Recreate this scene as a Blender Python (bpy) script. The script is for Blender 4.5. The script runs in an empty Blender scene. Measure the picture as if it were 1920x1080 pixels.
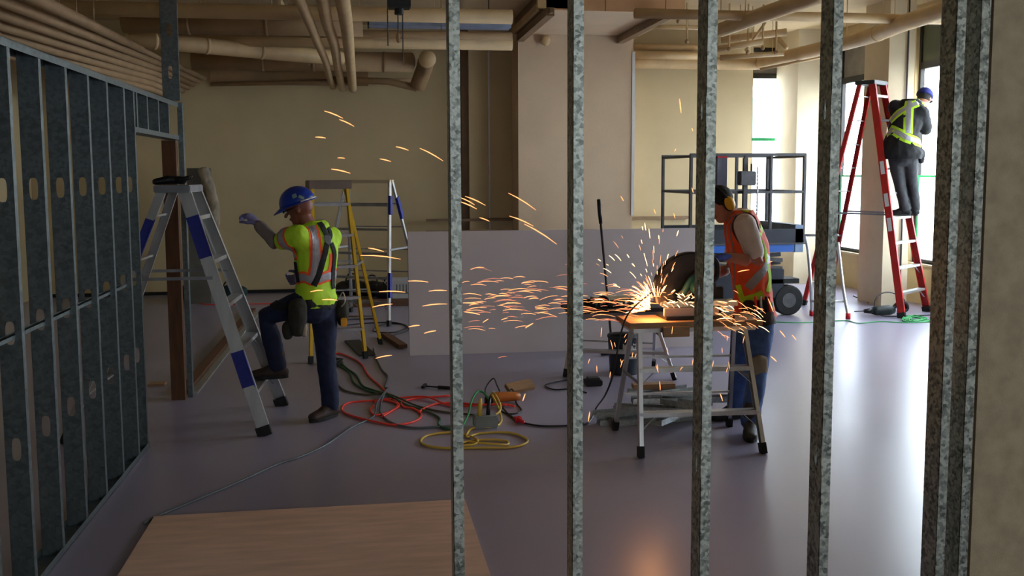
import bpy, bmesh, math, random
from mathutils import Vector, Matrix, noise
from mathutils.bvhtree import BVHTree
random.seed(7)
PI = math.pi
SC = bpy.context.scene
COL = SC.collection
# ------------------------------------------------------------------ camera
FPX, PPY, CH = 1800.0, 500.0, 1.78
YAW, PIT, ROL = -math.atan(270/1800), math.atan(175/1800), 0.0045
RM = Matrix.Rotation(YAW, 3, 'Z') @ Matrix.Rotation(PI/2-PIT, 3, 'X') @ Matrix.Rotation(-ROL, 3, 'Z')
cd = bpy.data.cameras.new('camera'); cam = bpy.data.objects.new('camera', cd); COL.objects.link(cam)
cam.matrix_world = Matrix.Translation((0, 0, CH)) @ RM.to_4x4()
cd.sensor_width = 36; cd.lens = 36*FPX/1920; cd.shift_y = -40/1920; cd.clip_start = .05; cd.clip_end = 300
SC.camera = cam
# ------------------------------------------------------------------ world, exposure
SC.view_settings.view_transform = 'Standard'; SC.view_settings.look = 'None'
SC.view_settings.gamma = 1; SC.view_settings.use_curve_mapping = False
SC.view_settings.exposure = 0.0
W = bpy.data.worlds.new('overcast sky'); SC.world = W; W.use_nodes = True
bg = W.node_tree.nodes['Background']; bg.inputs[0].default_value = (.80, .91, 1, 1); bg.inputs[1].default_value = 18
def arealight(name, loc, rot, sx, sy, energy=0, color=(1, 1, 1), portal=False):
    l = bpy.data.lights.new(name, 'AREA'); l.shape = 'RECTANGLE'; l.size = sx; l.size_y = sy; l.energy = energy; l.color = color
    l.cycles.is_portal = portal
    o = bpy.data.objects.new(name, l); COL.objects.link(o); o.location = loc; o.rotation_euler = rot; return o
XW, YB, ZC, XL, YF = 7.35, 14.8, 4.0, -4.8, -4.2      # window wall, back wall, ceiling, left wall, wall behind the camera
SIDEWIN = [(12.40, 14.36), (9.7, 12.2), (6.9, 9.0)]
SILL, HEAD = .55, 3.2
for a, b in SIDEWIN:
    arealight('window_portal', (XW+.15, (a+b)/2, (SILL+HEAD)/2), (0, PI/2, 0), HEAD-SILL, b-a, portal=True)
arealight('window_portal', (6.3, 15.5, 1.9), (-PI/2, 0, 0), .7, HEAD-SILL, portal=True)
arealight('window_portal', (2.8, YF-.28, 2.02), (PI/2, 0, 0), 3.6, .95, portal=True)  # portal for the added fill opening behind the camera
# the grinding spot, a small hot glow
gl = bpy.data.lights.new('grinding_glow', 'POINT'); gl.energy = 9; gl.color = (1, .42, .14); gl.shadow_soft_size = .10
glo = bpy.data.objects.new('grinding_glow', gl); COL.objects.link(glo)

# ------------------------------------------------------------------ pixel -> room helpers (real positions on real planes)
def ray(x, y): return RM @ Vector(((x-960)/FPX, -(y-PPY)/FPX, -1))
def G(x, y, z=0.0):
    d = ray(x, y); t = (z-CH)/d.z; return Vector((d.x*t, d.y*t, z))
def V(x, y, Y):
    d = ray(x, y); t = Y/d.y; return Vector((d.x*t, Y, CH+d.z*t))
def XP(x, y, X):
    d = ray(x, y); t = X/d.x; return Vector((X, d.y*t, CH+d.z*t))
glo.location = V(1222, 572, 5.93)

# ------------------------------------------------------------------ materials
def lin(c): return tuple(((v/12.92) if v <= .04045 else ((v+.055)/1.055)**2.4) for v in c)
def mat(name, rgb, rough=.6, metal=0, var=.12, scale=6, bump=0, bscale=60, rgb2=None, emit=None, es=0, kind='noise', stretch=None, rvar=0, spec=None):
    m = bpy.data.materials.new(name); m.use_nodes = True; nt = m.node_tree; b = nt.nodes['Principled BSDF']
    b.inputs['Roughness'].default_value = rough; b.inputs['Metallic'].default_value = metal
    if spec is not None: b.inputs['Specular IOR Level'].default_value = spec
    tc = nt.nodes.new('ShaderNodeTexCoord'); mp = nt.nodes.new('ShaderNodeMapping')
    nt.links.new(tc.outputs['Object'], mp.inputs['Vector'])
    if stretch: mp.inputs['Scale'].default_value = stretch
    if kind == 'voronoi':
        n = nt.nodes.new('ShaderNodeTexVoronoi'); n.inputs['Scale'].default_value = scale; fac = n.outputs['Color']
        n2 = nt.nodes.new('ShaderNodeTexNoise'); n2.inputs['Scale'].default_value = scale*.35; n2.inputs['Detail'].default_value = 5
        nt.links.new(mp.outputs[0], n2.inputs['Vector'])
        mm = nt.nodes.new('ShaderNodeMath'); mm.operation = 'MULTIPLY_ADD'
        sep = nt.nodes.new('ShaderNodeSeparateColor'); nt.links.new(fac, sep.inputs[0])
        nt.links.new(sep.outputs[0], mm.inputs[0]); mm.inputs[1].default_value = .4
        m2 = nt.nodes.new('ShaderNodeMath'); m2.operation = 'MULTIPLY'; nt.links.new(n2.outputs['Fac'], m2.inputs[0]); m2.inputs[1].default_value = .65
        nt.links.new(m2.outputs[0], mm.inputs[2]); fac = mm.outputs[0]
    else:
        n = nt.nodes.new('ShaderNodeTexNoise'); n.inputs['Scale'].default_value = scale; n.inputs['Detail'].default_value = 6; fac = n.outputs['Fac']
    nt.links.new(mp.outputs[0], n.inputs['Vector'])
    r = nt.nodes.new('ShaderNodeValToRGB'); nt.links.new(fac, r.inputs[0])
    c = lin(rgb); c2 = lin(rgb2) if rgb2 else tuple(v*(1-var*2) for v in c)
    r.color_ramp.elements[0].position = .3; r.color_ramp.elements[1].position = .7
    r.color_ramp.elements[0].color = (*c2, 1); r.color_ramp.elements[1].color = (*(tuple(min(1, v*(1+var*.5)) for v in c)), 1)
    nt.links.new(r.outputs[0], b.inputs['Base Color'])
    if rvar:
        mr = nt.nodes.new('ShaderNodeMapRange'); mr.inputs['To Min'].default_value = rough-rvar; mr.inputs['To Max'].default_value = rough+rvar
        nt.links.new(fac, mr.inputs['Value']); nt.links.new(mr.outputs[0], b.inputs['Roughness'])
    if bump:
        nb = nt.nodes.new('ShaderNodeTexNoise'); nb.inputs['Scale'].default_value = bscale; nb.inputs['Detail'].default_value = 4
        nt.links.new(mp.outputs[0], nb.inputs['Vector'])
        bp = nt.nodes.new('ShaderNodeBump'); bp.inputs['Strength'].default_value = bump; bp.inputs['Distance'].default_value = .01
        nt.links.new(nb.outputs['Fac'], bp.inputs['Height']); nt.links.new(bp.outputs[0], b.inputs['Normal'])
    if emit: b.inputs['Emission Color'].default_value = (*emit, 1); b.inputs['Emission Strength'].default_value = es
    return m
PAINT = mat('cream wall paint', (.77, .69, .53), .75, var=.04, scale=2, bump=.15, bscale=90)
PAINTP = mat('peach wall paint', (.84, .74, .62), .75, var=.04, scale=2, bump=.2, bscale=70)
PIER = mat('brown beige column paint', (.80, .74, .62), .8, var=.05, scale=3, bump=.15, bscale=120)
NEARW = mat('speckled plaster', (.74, .67, .55), .85, var=.10, scale=14, bump=.5, bscale=160)
CEIL = mat('tan ceiling paint', (.76, .66, .50), .85, var=.07, scale=2, bump=.25, bscale=30)
PIPE = mat('tan painted pipe', (.80, .68, .50), .6, var=.09, scale=4, bump=.12, bscale=40)
PIPEG = mat('brown painted duct', (.62, .50, .35), .7, var=.12, scale=3, bump=.15, bscale=30)
PIPE_SHADED = mat('shaded tan conduit paint', (.66, .54, .40), .65, var=.09, scale=4, bump=.12, bscale=40)  # same tan pipe paint, darkened: the left side's shade is in the colour
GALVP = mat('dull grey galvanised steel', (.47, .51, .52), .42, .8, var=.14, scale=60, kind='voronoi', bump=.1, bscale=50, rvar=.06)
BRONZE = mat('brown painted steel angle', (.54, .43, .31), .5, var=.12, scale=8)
CONC = mat('sealed grey concrete', (.58, .56, .64), .30, var=.035, scale=.9, bump=.05, bscale=5, rvar=.05, spec=.7)
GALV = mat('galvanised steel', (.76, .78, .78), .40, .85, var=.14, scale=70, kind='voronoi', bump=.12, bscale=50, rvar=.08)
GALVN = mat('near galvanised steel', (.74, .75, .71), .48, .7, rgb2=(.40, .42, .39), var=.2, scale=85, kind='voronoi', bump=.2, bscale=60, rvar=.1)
ALU = mat('brushed aluminium', (.80, .80, .80), .38, .75, var=.10, scale=12, stretch=(1, 1, .2))
ALUD = mat('dull aluminium', (.58, .58, .60), .45, .6, var=.12, scale=10)
BLUEP = mat('blue paint patch', (.10, .15, .55), .6, var=.15, scale=30)
YELF = mat('yellow fibreglass', (.88, .70, .10), .5, var=.08, scale=12)
REDF = mat('red fibreglass', (.72, .13, .11), .5, var=.10, scale=12)
BLACK = mat('black plastic', (.07, .07, .075), .5, var=.2, scale=20)
RUB = mat('dark rubber', (.13, .13, .13), .8, var=.2, scale=20)
GREYP = mat('grey plastic', (.32, .32, .33), .6, var=.15, scale=12)
WOOD = mat('pine board', (.66, .52, .38), .7, var=.14, scale=9, stretch=(1, 1, 9), bump=.1, bscale=20)
POSTW = mat('reddish brown timber', (.40, .26, .15), .75, var=.18, scale=9, stretch=(3, 3, .5), bump=.15, bscale=20)
PLYM = mat('plywood sheet', (.86, .72, .63), .75, var=.10, scale=3, stretch=(1, 6, 1), bump=.1, bscale=20)
DRY = mat('drywall face paper', (.82, .78, .78), .85, var=.03, scale=2)
DRYE = mat('drywall edge', (.62, .60, .58), .85, var=.08, scale=20)
GLASSD = mat('dark transom glass', (.30, .33, .27), .25, var=.25, scale=1.5)
FRAME = mat('dark window frame', (.16, .15, .14), .5, .3, var=.1)
SKIN = mat('skin', (.72, .47, .38), .55, var=.06, scale=12)
SKIND = mat('tanned skin', (.52, .30, .22), .55, var=.08, scale=12)
HAIR = mat('dark hair', (.12, .09, .07), .8, var=.3, scale=60, bump=.6, bscale=150)
LIME = mat('lime hi-vis cloth', (.72, .90, .16), .75, var=.08, scale=10, bump=.4, bscale=14)
ORG = mat('orange trim cloth', (.98, .36, .14), .7, var=.06, scale=15)
REFL = mat('grey reflective tape', (.62, .62, .64), .45, .25, var=.06, scale=20)
ORGV = mat('orange hi-vis mesh', (.96, .36, .18), .75, var=.1, scale=14, bump=.3, bscale=30)
NAVY = mat('navy denim', (.09, .13, .26), .85, var=.2, scale=14, bump=.4, bscale=18)
DENIM = mat('blue denim', (.31, .43, .66), .85, var=.2, scale=14, bump=.4, bscale=18)
BLKC = mat('black cloth', (.10, .10, .11), .85, var=.25, scale=12, bump=.4, bscale=16)
CHAR = mat('charcoal cloth', (.19, .19, .20), .85, var=.2, scale=12, bump=.4, bscale=16)
GREYS = mat('taupe grey shirt cloth', (.50, .45, .43), .85, var=.1, scale=12, bump=.4, bscale=18)
WHITS = mat('pale pink white cotton', (.93, .87, .86), .85, var=.05, scale=10, bump=.4, bscale=16)
HATB = mat('blue hard hat shell', (.08, .22, .62), .35, var=.06, scale=8)
STK = mat('green and pale hat sticker', (.45, .62, .45), .5, rgb2=(.55, .6, .75), scale=50)
WHITEP = mat('white plastic', (.85, .85, .84), .5, var=.04)
GLOVE = mat('grey violet work glove', (.46, .44, .60), .8, var=.12, scale=30)
GLOVEB = mat('blue work glove', (.30, .40, .80), .8, var=.12, scale=30)
BOOT = mat('brown leather boot', (.24, .18, .15), .7, var=.2, scale=20)
BOOTG = mat('worn grey boot', (.27, .26, .26), .7, var=.2, scale=20)
POUCH = mat('dark olive tool pouch', (.17, .16, .12), .85, var=.2, scale=16, bump=.4, bscale=25)
POUCHB = mat('dark brown leather pouch', (.22, .14, .11), .7, var=.2, scale=16, bump=.3, bscale=25)
MUFF = mat('yellow ear cup', (.95, .70, .08), .4, var=.05)
TEAL = mat('teal tool housing', (.08, .30, .32), .45, var=.1, scale=12)
STEELD = mat('dark steel', (.20, .19, .19), .45, .6, var=.2, scale=15)
LIFTG = mat('dark grey lift steel', (.28, .28, .29), .5, .3, var=.12, scale=8)
LIFTB = mat('blue lift enamel', (.13, .38, .72), .4, var=.1, scale=6)
LIFTN = mat('navy black toe board', (.10, .12, .17), .6, var=.1, scale=8)
CORDO = mat('orange cord', (.98, .27, .20), .5, var=.05)
CORDG = mat('green cord', (.10, .38, .22), .5, var=.1)
CORDGL = mat('bright green cord', (.16, .62, .32), .5, var=.1)
CORDY = mat('yellow cord', (.85, .72, .28), .5, var=.05)
CORDK = mat('black cord', (.07, .07, .08), .45, var=.1)
CORDS = mat('slate grey cord', (.36, .40, .42), .5, var=.08)
CORDOL = mat('olive cord', (.36, .35, .22), .5, var=.08)
CORDR = mat('red connector', (.80, .10, .14), .5, var=.05)
BUCK = mat('dark blue grey pail', (.20, .24, .28), .5, var=.08)
TEALB = mat('dark teal bag cloth', (.07, .20, .20), .8, var=.15)
TARP = mat('grey canvas', (.60, .55, .47), .9, var=.15, scale=8, bump=.3, bscale=8)
CARD = mat('grey white carton', (.70, .69, .68), .8, var=.05)
SP_W = mat('white hot spark', (1, .8, .5), .5, emit=(1, .58, .24), es=7)
SP_O = mat('orange spark', (1, .5, .2), .5, emit=(1, .37, .13), es=2.3)
SP_P = mat('pale red spark', (1, .5, .3), .5, emit=(1, .32, .18), es=.9)
TAPEG = mat('green painters tape', (.20, .75, .50), .6)
FILM = bpy.data.materials.new('milky poly sheet on glass'); FILM.use_nodes = True
nt = FILM.node_tree; nt.nodes.clear(); o_ = nt.nodes.new('ShaderNodeOutputMaterial'); mx = nt.nodes.new('ShaderNodeMixShader')
tr = nt.nodes.new('ShaderNodeBsdfTransparent'); tl = nt.nodes.new('ShaderNodeBsdfTranslucent'); tl.inputs[0].default_value = (.85, .88, .92, 1)
nz = nt.nodes.new('ShaderNodeTexNoise'); nz.inputs['Scale'].default_value = 3
mr_ = nt.nodes.new('ShaderNodeMapRange'); mr_.inputs['To Min'].default_value = .55; mr_.inputs['To Max'].default_value = .8
nt.links.new(nz.outputs['Fac'], mr_.inputs['Value']); nt.links.new(mr_.outputs[0], mx.inputs[0])
nt.links.new(tr.outputs[0], mx.inputs[1]); nt.links.new(tl.outputs[0], mx.inputs[2]); nt.links.new(mx.outputs[0], o_.inputs[0])
GLASS = bpy.data.materials.new('clear window glass'); GLASS.use_nodes = True
nt = GLASS.node_tree; nt.nodes.clear(); o_ = nt.nodes.new('ShaderNodeOutputMaterial'); mx = nt.nodes.new('ShaderNodeMixShader')
tr = nt.nodes.new('ShaderNodeBsdfTransparent'); gs = nt.nodes.new('ShaderNodeBsdfGlossy'); gs.inputs['Roughness'].default_value = .03
mx.inputs[0].default_value = .06; nt.links.new(tr.outputs[0], mx.inputs[1]); nt.links.new(gs.outputs[0], mx.inputs[2]); nt.links.new(mx.outputs[0], o_.inputs[0])

# ------------------------------------------------------------------ object helpers
def T(name, label, cat, loc=(0, 0, 0), group=None):
    o = bpy.data.objects.new(name, None); COL.objects.link(o); o.location = loc; o.empty_display_size = .1
    o['label'] = label; o['category'] = cat
    if group: o['group'] = group
    return o
def tag(o, label, cat, group=None, kind=None):
    o['label'] = label; o['category'] = cat
    if group: o['group'] = group
    if kind: o['kind'] = kind
    return o
def wloc(o):
    p = Vector((0, 0, 0))
    while o is not None: p += o.location; o = o.parent
    return p
class B:
    """collects geometry in room coordinates; build() links it as ONE mesh object"""
    def __init__(s): s.v = []; s.f = []
    def add(s, vs, fs):
        n = len(s.v); s.v += [Vector(v) for v in vs]; s.f += [tuple(i+n for i in f) for f in fs]; return s
    def hexa(s, p):
        return s.add(p, [(0, 3, 2, 1), (4, 5, 6, 7), (0, 1, 5, 4), (1, 2, 6, 5), (2, 3, 7, 6), (3, 0, 4, 7)])
    def box(s, x0, x1, y0, y1, z0, z1):
        return s.hexa([(x0, y0, z0), (x1, y0, z0), (x1, y1, z0), (x0, y1, z0), (x0, y0, z1), (x1, y0, z1), (x1, y1, z1), (x0, y1, z1)])
    def frame(s, p0, p1, side):
        d = (Vector(p1)-Vector(p0)).normalized(); a = Vector(side); a = (a-d*a.dot(d)).normalized(); return d, a, d.cross(a)
    def bar(s, p0, p1, w, h, side=(1, 0, 0)):       # w along side, h across
        return s.prof(p0, p1, side, [(-w/2, -h/2), (w/2, -h/2), (w/2, h/2), (-w/2, h/2)])
    def prof(s, p0, p1, side, poly):
        p0, p1 = Vector(p0), Vector(p1); d, a, b = s.frame(p0, p1, side); n = len(poly)
        vs = [p0+a*u+b*v for u, v in poly]+[p1+a*u+b*v for u, v in poly]
        fs = [tuple(reversed(range(n))), tuple(range(n, 2*n))]+[(i, (i+1) % n, n+(i+1) % n, n+i) for i in range(n)]
        return s.add(vs, fs)
    def tube(s, pts, r, seg=8, caps=True):
        pts = [Vector(p) for p in pts]; n = len(pts); rs = r if isinstance(r, (list, tuple)) else [r]*n
        up = Vector((0, 0, 1)); vs = []; a = None
        for i, p in enumerate(pts):
            d = (pts[min(i+1, n-1)]-pts[max(i-1, 0)]).normalized()
            if a is None: a = d.cross(up) if abs(d.z) < .95 else d.cross(Vector((0, 1, 0)))
            a = (a-d*a.dot(d)); a = a.normalized() if a.length > 1e-6 else d.orthogonal().normalized(); b = d.cross(a)
            ri = rs[i]; ra, rb = ri if isinstance(ri, tuple) else (ri, ri)
            vs += [p+a*math.cos(t)*ra+b*math.sin(t)*rb for t in [2*PI*k/seg for k in range(seg)]]
        fs = [(i*seg+k, i*seg+(k+1) % seg, (i+1)*seg+(k+1) % seg, (i+1)*seg+k) for i in range(n-1) for k in range(seg)]
        if caps: fs += [tuple(reversed(range(seg))), tuple(range((n-1)*seg, n*seg))]
        return s.add(vs, fs)
    def limb(s, pts, rads, side, seg=16):           # elliptical rings, side fixed; rounded ends
        pts = [Vector(p) for p in pts]; n = len(pts); P = []; R = []
        for i in range(n):
            r = rads[i]; r = r if isinstance(r, tuple) else (r, r)
            if i == 0:
                d = (pts[0]-pts[1]).normalized(); m = min(r); P += [pts[0]+d*m*.85, pts[0]+d*m*.5]; R += [(r[0]*.45, r[1]*.45), (r[0]*.85, r[1]*.85)]
            P.append(pts[i]); R.append(r)
            if i == n-1:
                d = (pts[-1]-pts[-2]).normalized(); m = min(r); P += [pts[-1]+d*m*.5, pts[-1]+d*m*.85]; R += [(r[0]*.85, r[1]*.85), (r[0]*.45, r[1]*.45)]
        vs = []; N = len(P)
        for i, p in enumerate(P):
            d = (P[min(i+1, N-1)]-P[max(i-1, 0)]).normalized(); a = Vector(side); a = a-d*a.dot(d)
            a = a.normalized() if a.length > 1e-4 else d.orthogonal().normalized(); b = d.cross(a)
            vs += [p+a*math.cos(t)*R[i][0]+b*math.sin(t)*R[i][1] for t in [2*PI*k/seg for k in range(seg)]]
        fs = [(i*seg+k, i*seg+(k+1) % seg, (i+1)*seg+(k+1) % seg, (i+1)*seg+k) for i in range(N-1) for k in range(seg)]
        fs += [tuple(reversed(range(seg))), tuple(range((N-1)*seg, N*seg))]
        return s.add(vs, fs)
    def ball(s, c, r, ax=None, seg=16, rings=10, zmin=-1.0):
        c = Vector(c); r = r if isinstance(r, tuple) else (r, r, r); A = ax or (Vector((1, 0, 0)), Vector((0, 1, 0)), Vector((0, 0, 1)))
        t0 = math.asin(max(-1, zmin)); vs = []
        for i in range(rings+1):
            t = t0+(PI/2-t0)*i/rings; t = min(max(t, -PI/2+.03), PI/2-.03)
            vs += [c+A[0]*math.cos(t)*math.cos(q)*r[0]+A[1]*math.cos(t)*math.sin(q)*r[1]+A[2]*math.sin(t)*r[2] for q in [2*PI*k/seg for k in range(seg)]]
        fs = [(i*seg+k, i*seg+(k+1) % seg, (i+1)*seg+(k+1) % seg, (i+1)*seg+k) for i in range(rings) for k in range(seg)]
        fs += [tuple(reversed(range(seg))), tuple(range(rings*seg, (rings+1)*seg))]
        return s.add(vs, fs)
    def cyl(s, p0, p1, r, seg=20): return s.tube([p0, p1], r, seg)
    def lathe(s, base, prof, seg=24, axis=None):
        base = Vector(base); vs = []
        for r, z in prof: vs += [base+Vector((r*math.cos(q), r*math.sin(q), z)) for q in [2*PI*k/seg for k in range(seg)]]
        n = len(prof); fs = [(i*seg+k, i*seg+(k+1) % seg, (i+1)*seg+(k+1) % seg, (i+1)*seg+k) for i in range(n-1) for k in range(seg)]
        fs += [tuple(reversed(range(seg))), tuple(range((n-1)*seg, n*seg))]
        return s.add(vs, fs)
    def build(s, name, m, parent=None, smooth=False, bevel=0, kind=None, label=None):
        base = wloc(parent) if parent else Vector((0, 0, 0)); off = Vector((0, 0, 0))
        if parent is None:
            xs = [v.x for v in s.v]; ys = [v.y for v in s.v]; zs = [v.z for v in s.v]
            off = Vector(((min(xs)+max(xs))/2, (min(ys)+max(ys))/2, min(zs)))
        me = bpy.data.meshes.new(name); me.from_pydata([v-base-off for v in s.v], [], s.f); me.materials.append(m)
        bm = bmesh.new(); bm.from_mesh(me); bmesh.ops.recalc_face_normals(bm, faces=bm.faces)
        if bevel: bmesh.ops.bevel(bm, geom=list(bm.edges), offset=bevel, segments=2, affect='EDGES', clamp_overlap=True)
        bm.to_mesh(me); bm.free()
        if smooth:
            for p in me.polygons: p.use_smooth = True
        o = bpy.data.objects.new(name, me); COL.objects.link(o); o.location = off
        if parent: o.parent = parent
        if kind: o['kind'] = kind
        if label: o['label'] = label
        return o
def S(name, b, m, **k): return b.build(name, m, kind='structure', **k)
TMP = bpy.data.scenes.new('tmp')
def remesh(b, voxel, sm=4):
    me = bpy.data.meshes.new('t'); me.from_pydata([tuple(v) for v in b.v], [], b.f)
    bm = bmesh.new(); bm.from_mesh(me); bmesh.ops.recalc_face_normals(bm, faces=bm.faces); bm.to_mesh(me); bm.free()
    o = bpy.data.objects.new('t', me); TMP.collection.objects.link(o)
    r = o.modifiers.new('r', 'REMESH'); r.mode = 'VOXEL'; r.voxel_size = voxel
    q = o.modifiers.new('s', 'SMOOTH'); q.iterations = sm; q.factor = .5
    
    with bpy.context.temp_override(scene=TMP, view_layer=TMP.view_layers[0]):
        dg = bpy.context.evaluated_depsgraph_get(); ev = o.evaluated_get(dg); res = bpy.data.meshes.new_from_object(ev)
    bpy.data.objects.remove(o); bpy.data.meshes.remove(me); return res
def rbuild(b, name, m, parent, voxel=.009, sm=4, wrinkle=0, cut=None, label=None):
    me = remesh(b, voxel, sm)
    if wrinkle:
        nrm_ = [v.normal.copy() for v in me.vertices]
        for v, no in zip(me.vertices, nrm_):
            n = noise.noise(Vector((v.co.x*11, v.co.y*11, v.co.z*7)))+.5*noise.noise(v.co*24)
            v.co += no*n*wrinkle
    if cut:
        bm = bmesh.new(); bm.from_mesh(me)
        for p, nrm in cut: bmesh.ops.bisect_plane(bm, geom=bm.verts[:]+bm.edges[:]+bm.faces[:], plane_co=p, plane_no=nrm, clear_outer=True)
        bm.to_mesh(me); bm.free()
    vs = [v.co.copy() for v in me.vertices]; fs = [tuple(p.vertices) for p in me.polygons]
    bvh = BVHTree.FromPolygons(vs, fs); base = wloc(parent)
    for v in me.vertices: v.co -= base
    me.materials.clear(); me.materials.append(m)
    for p in me.polygons: p.use_smooth = True; p.material_index = 0
    o = bpy.data.objects.new(name, me); COL.objects.link(o); o.parent = parent; me.name = name
    if label: o['label'] = label
    return o, bvh
def spline(pts, k=6):
    pts = [Vector(p) for p in pts]; P = [pts[0]]+pts+[pts[-1]]; out = []
    for i in range(1, len(P)-2):
        for j in range(k):
            t = j/k; a, b_, c, d = P[i-1], P[i], P[i+1], P[i+2]
            out.append(.5*((2*b_)+(c-a)*t+(2*a-5*b_+4*c-d)*t*t+(3*b_-a-3*c+d)*t**3))
    out.append(pts[-1]); return out
def ribbon(bvh, pts, width, off, name, m, parent, toward=None, k=8):
    P = spline(pts, k); n = len(P); vs = []
    for i, p in enumerate(P):
        t = (P[min(i+1, n-1)]-P[max(i-1, 0)]).normalized()
        co, no, _, _ = bvh.find_nearest(p)
        sd = t.cross(no).normalized()
        for u in (-.5, -.17, .17, .5):
            c2, n2, _, _ = bvh.find_nearest(co+sd*u*width); vs.append((c2+n2*off, c2+n2*(off-.006)))
    b = B(); top = [a for a, _ in vs]; bot = [c for _, c in vs]; N = len(top); fs = []
    for i in range(n-1):
        for j in range(3):
            q = i*4+j; fs.append((q, q+1, q+5, q+4)); fs.append((N+q, N+q+4, N+q+5, N+q+1))
        fs.append((i*4, i*4+4, N+i*4+4, N+i*4)); fs.append((i*4+3, N+i*4+3, N+i*4+7, i*4+7))
    for e in (0, (n-1)*4):
        for j in range(3): fs.append((e+j, N+e+j, N+e+j+1, e+j+1))
    b.add(top+bot, fs); return b.build(name, m, parent, smooth=False)
def plate(b, fn, w, z0, z1, holes, t=.0018):        # steel web with real knockouts; fn(u, z, n) -> point
    def quadring(ou, inn):
        n = len(ou)
        for lay, flip in ((0, False), (t, True)):
            vs = [fn(u, z, lay) for u, z in ou]+[fn(u, z, lay) for u, z in inn]
            fs = [(i, (i+1) % n, n+(i+1) % n, n+i) for i in range(n)]
            b.add(vs, [tuple(reversed(f)) for f in fs] if flip else fs)
        b.add([fn(u, z, 0) for u, z in inn]+[fn(u, z, t) for u, z in inn], [(i, (i+1) % n, n+(i+1) % n, n+i) for i in range(n)])
    def slab(a, c): b.hexa([fn(0, a, 0), fn(w, a, 0), fn(w, a, t), fn(0, a, t), fn(0, c, 0), fn(w, c, 0), fn(w, c, t), fn(0, c, t)])
    cur = z0
    for (uc, vc, hw, hh, kind) in sorted(holes, key=lambda h: h[1]):
        m = .01; a, c = vc-hh-m, vc+hh+m
        if a <= cur or c >= z1: continue
        slab(cur, a); hz = (c-a)/2; N = 16
        ou = []; inn = []
        for k in range(N):
            q = 2*PI*k/N+PI/4; cx, sx = math.cos(q), math.sin(q); s_ = 1/max(abs(cx), abs(sx))
            ou.append((w/2+cx*s_*w/2, vc+sx*s_*hz))
            ix = (abs(cx)**.6)*(1 if cx > 0 else -1)*hw; iz = (abs(sx)**.7)*(1 if sx > 0 else -1)*hh
            if kind == 'bottle' and iz > hh*.25: ix *= .42
            inn.append((uc+ix, vc+iz))
        quadring(ou, inn); cur = c
    slab(cur, z1)
def stud_bm(org, udir, fdir, w, z0, z1, holes, fl=.036):
    b = B(); org = Vector(org); ud = Vector(udir); fd = Vector(fdir)
    plate(b, lambda u, z, n: org+ud*u+fd*n+Vector((0, 0, z)), w, z0, z1, holes)
    for a, l in ((0, 1), (w, -1)):                       # flanges with return lips
        t = .0018*l
        poly = [(a, 0), (a, fl), (a+.012*l, fl), (a+.012*l, fl-.002), (a+t, fl-.002), (a+t, 0)]
        vs = [org+ud*u+fd*v+Vector((0, 0, z0)) for u, v in poly]+[org+ud*u+fd*v+Vector((0, 0, z1)) for u, v in poly]
        n = 6; b.add(vs, [tuple(range(n)), tuple(range(n, 2*n))]+[(i, (i+1) % n, n+(i+1) % n, n+i) for i in range(n)])
    return b
def copyto(o, parent, loc, **k):
    c = o.copy(); COL.objects.link(c); c.parent = parent; c.location = loc
    for a, v in k.items(): c[a] = v
    return c

# ================================================================== the setting
S('floor', B().box(XL-.2, XW+.3, YF-.3, 15.7, -.12, 0), CONC)
S('ceiling', B().box(XL-.2, XW+.3, YF-.3, 15.7, ZC, ZC+.15), CEIL)
S('ground', B().box(XW+.3, 60, -30, 60, -.3, -.12), mat('outdoor paving', (.60, .60, .60), .9))
S('wall_left', B().box(XL-.2, XL, YF-.3, 15.0, 0, ZC), PAINT)
x5_ = V(1408, 300, 14.57).x
S('wall_back', B().box(XL, x5_-.02, YB, 15.0, 0, ZC), PAINT)
wl0, wl1 = V(1409, 300, 15.2).x, V(1466, 300, 15.2).x
b = B().box(x5_-.1, wl0, 15.2, 15.4, 0, ZC); b.box(wl1, XW+.3, 15.2, 15.4, 0, ZC); b.box(wl0, wl1, 15.2, 15.4, 0, SILL); b.box(wl0, wl1, 15.2, 15.4, HEAD+.62, ZC)
b.box(5.3, 5.86, 15.0, 15.4, 0, ZC); S('wall_back_alcove', b, PAINT)
b = B(); ys = [YF-.3]
for a, c in sorted(SIDEWIN): b.box(XW, XW+.12, ys[-1], a, 0, ZC); b.box(XW, XW+.12, a, c, 0, SILL); b.box(XW, XW+.12, a, c, HEAD+.62, ZC); ys.append(c)
b.box(XW, XW+.12, ys[-1], 15.4, 0, ZC); S('wall_right', b, PAINT)
b = B().box(XL-.2, 1.0, YF-.25, YF, 0, ZC); b.box(4.6, XW+.25, YF-.25, YF, 0, ZC); b.box(1.0, 4.6, YF-.25, YF, 0, 1.55); b.box(1.0, 4.6, YF-.25, YF, 2.5, ZC)
S('wall_front', b, PAINT)
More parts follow.
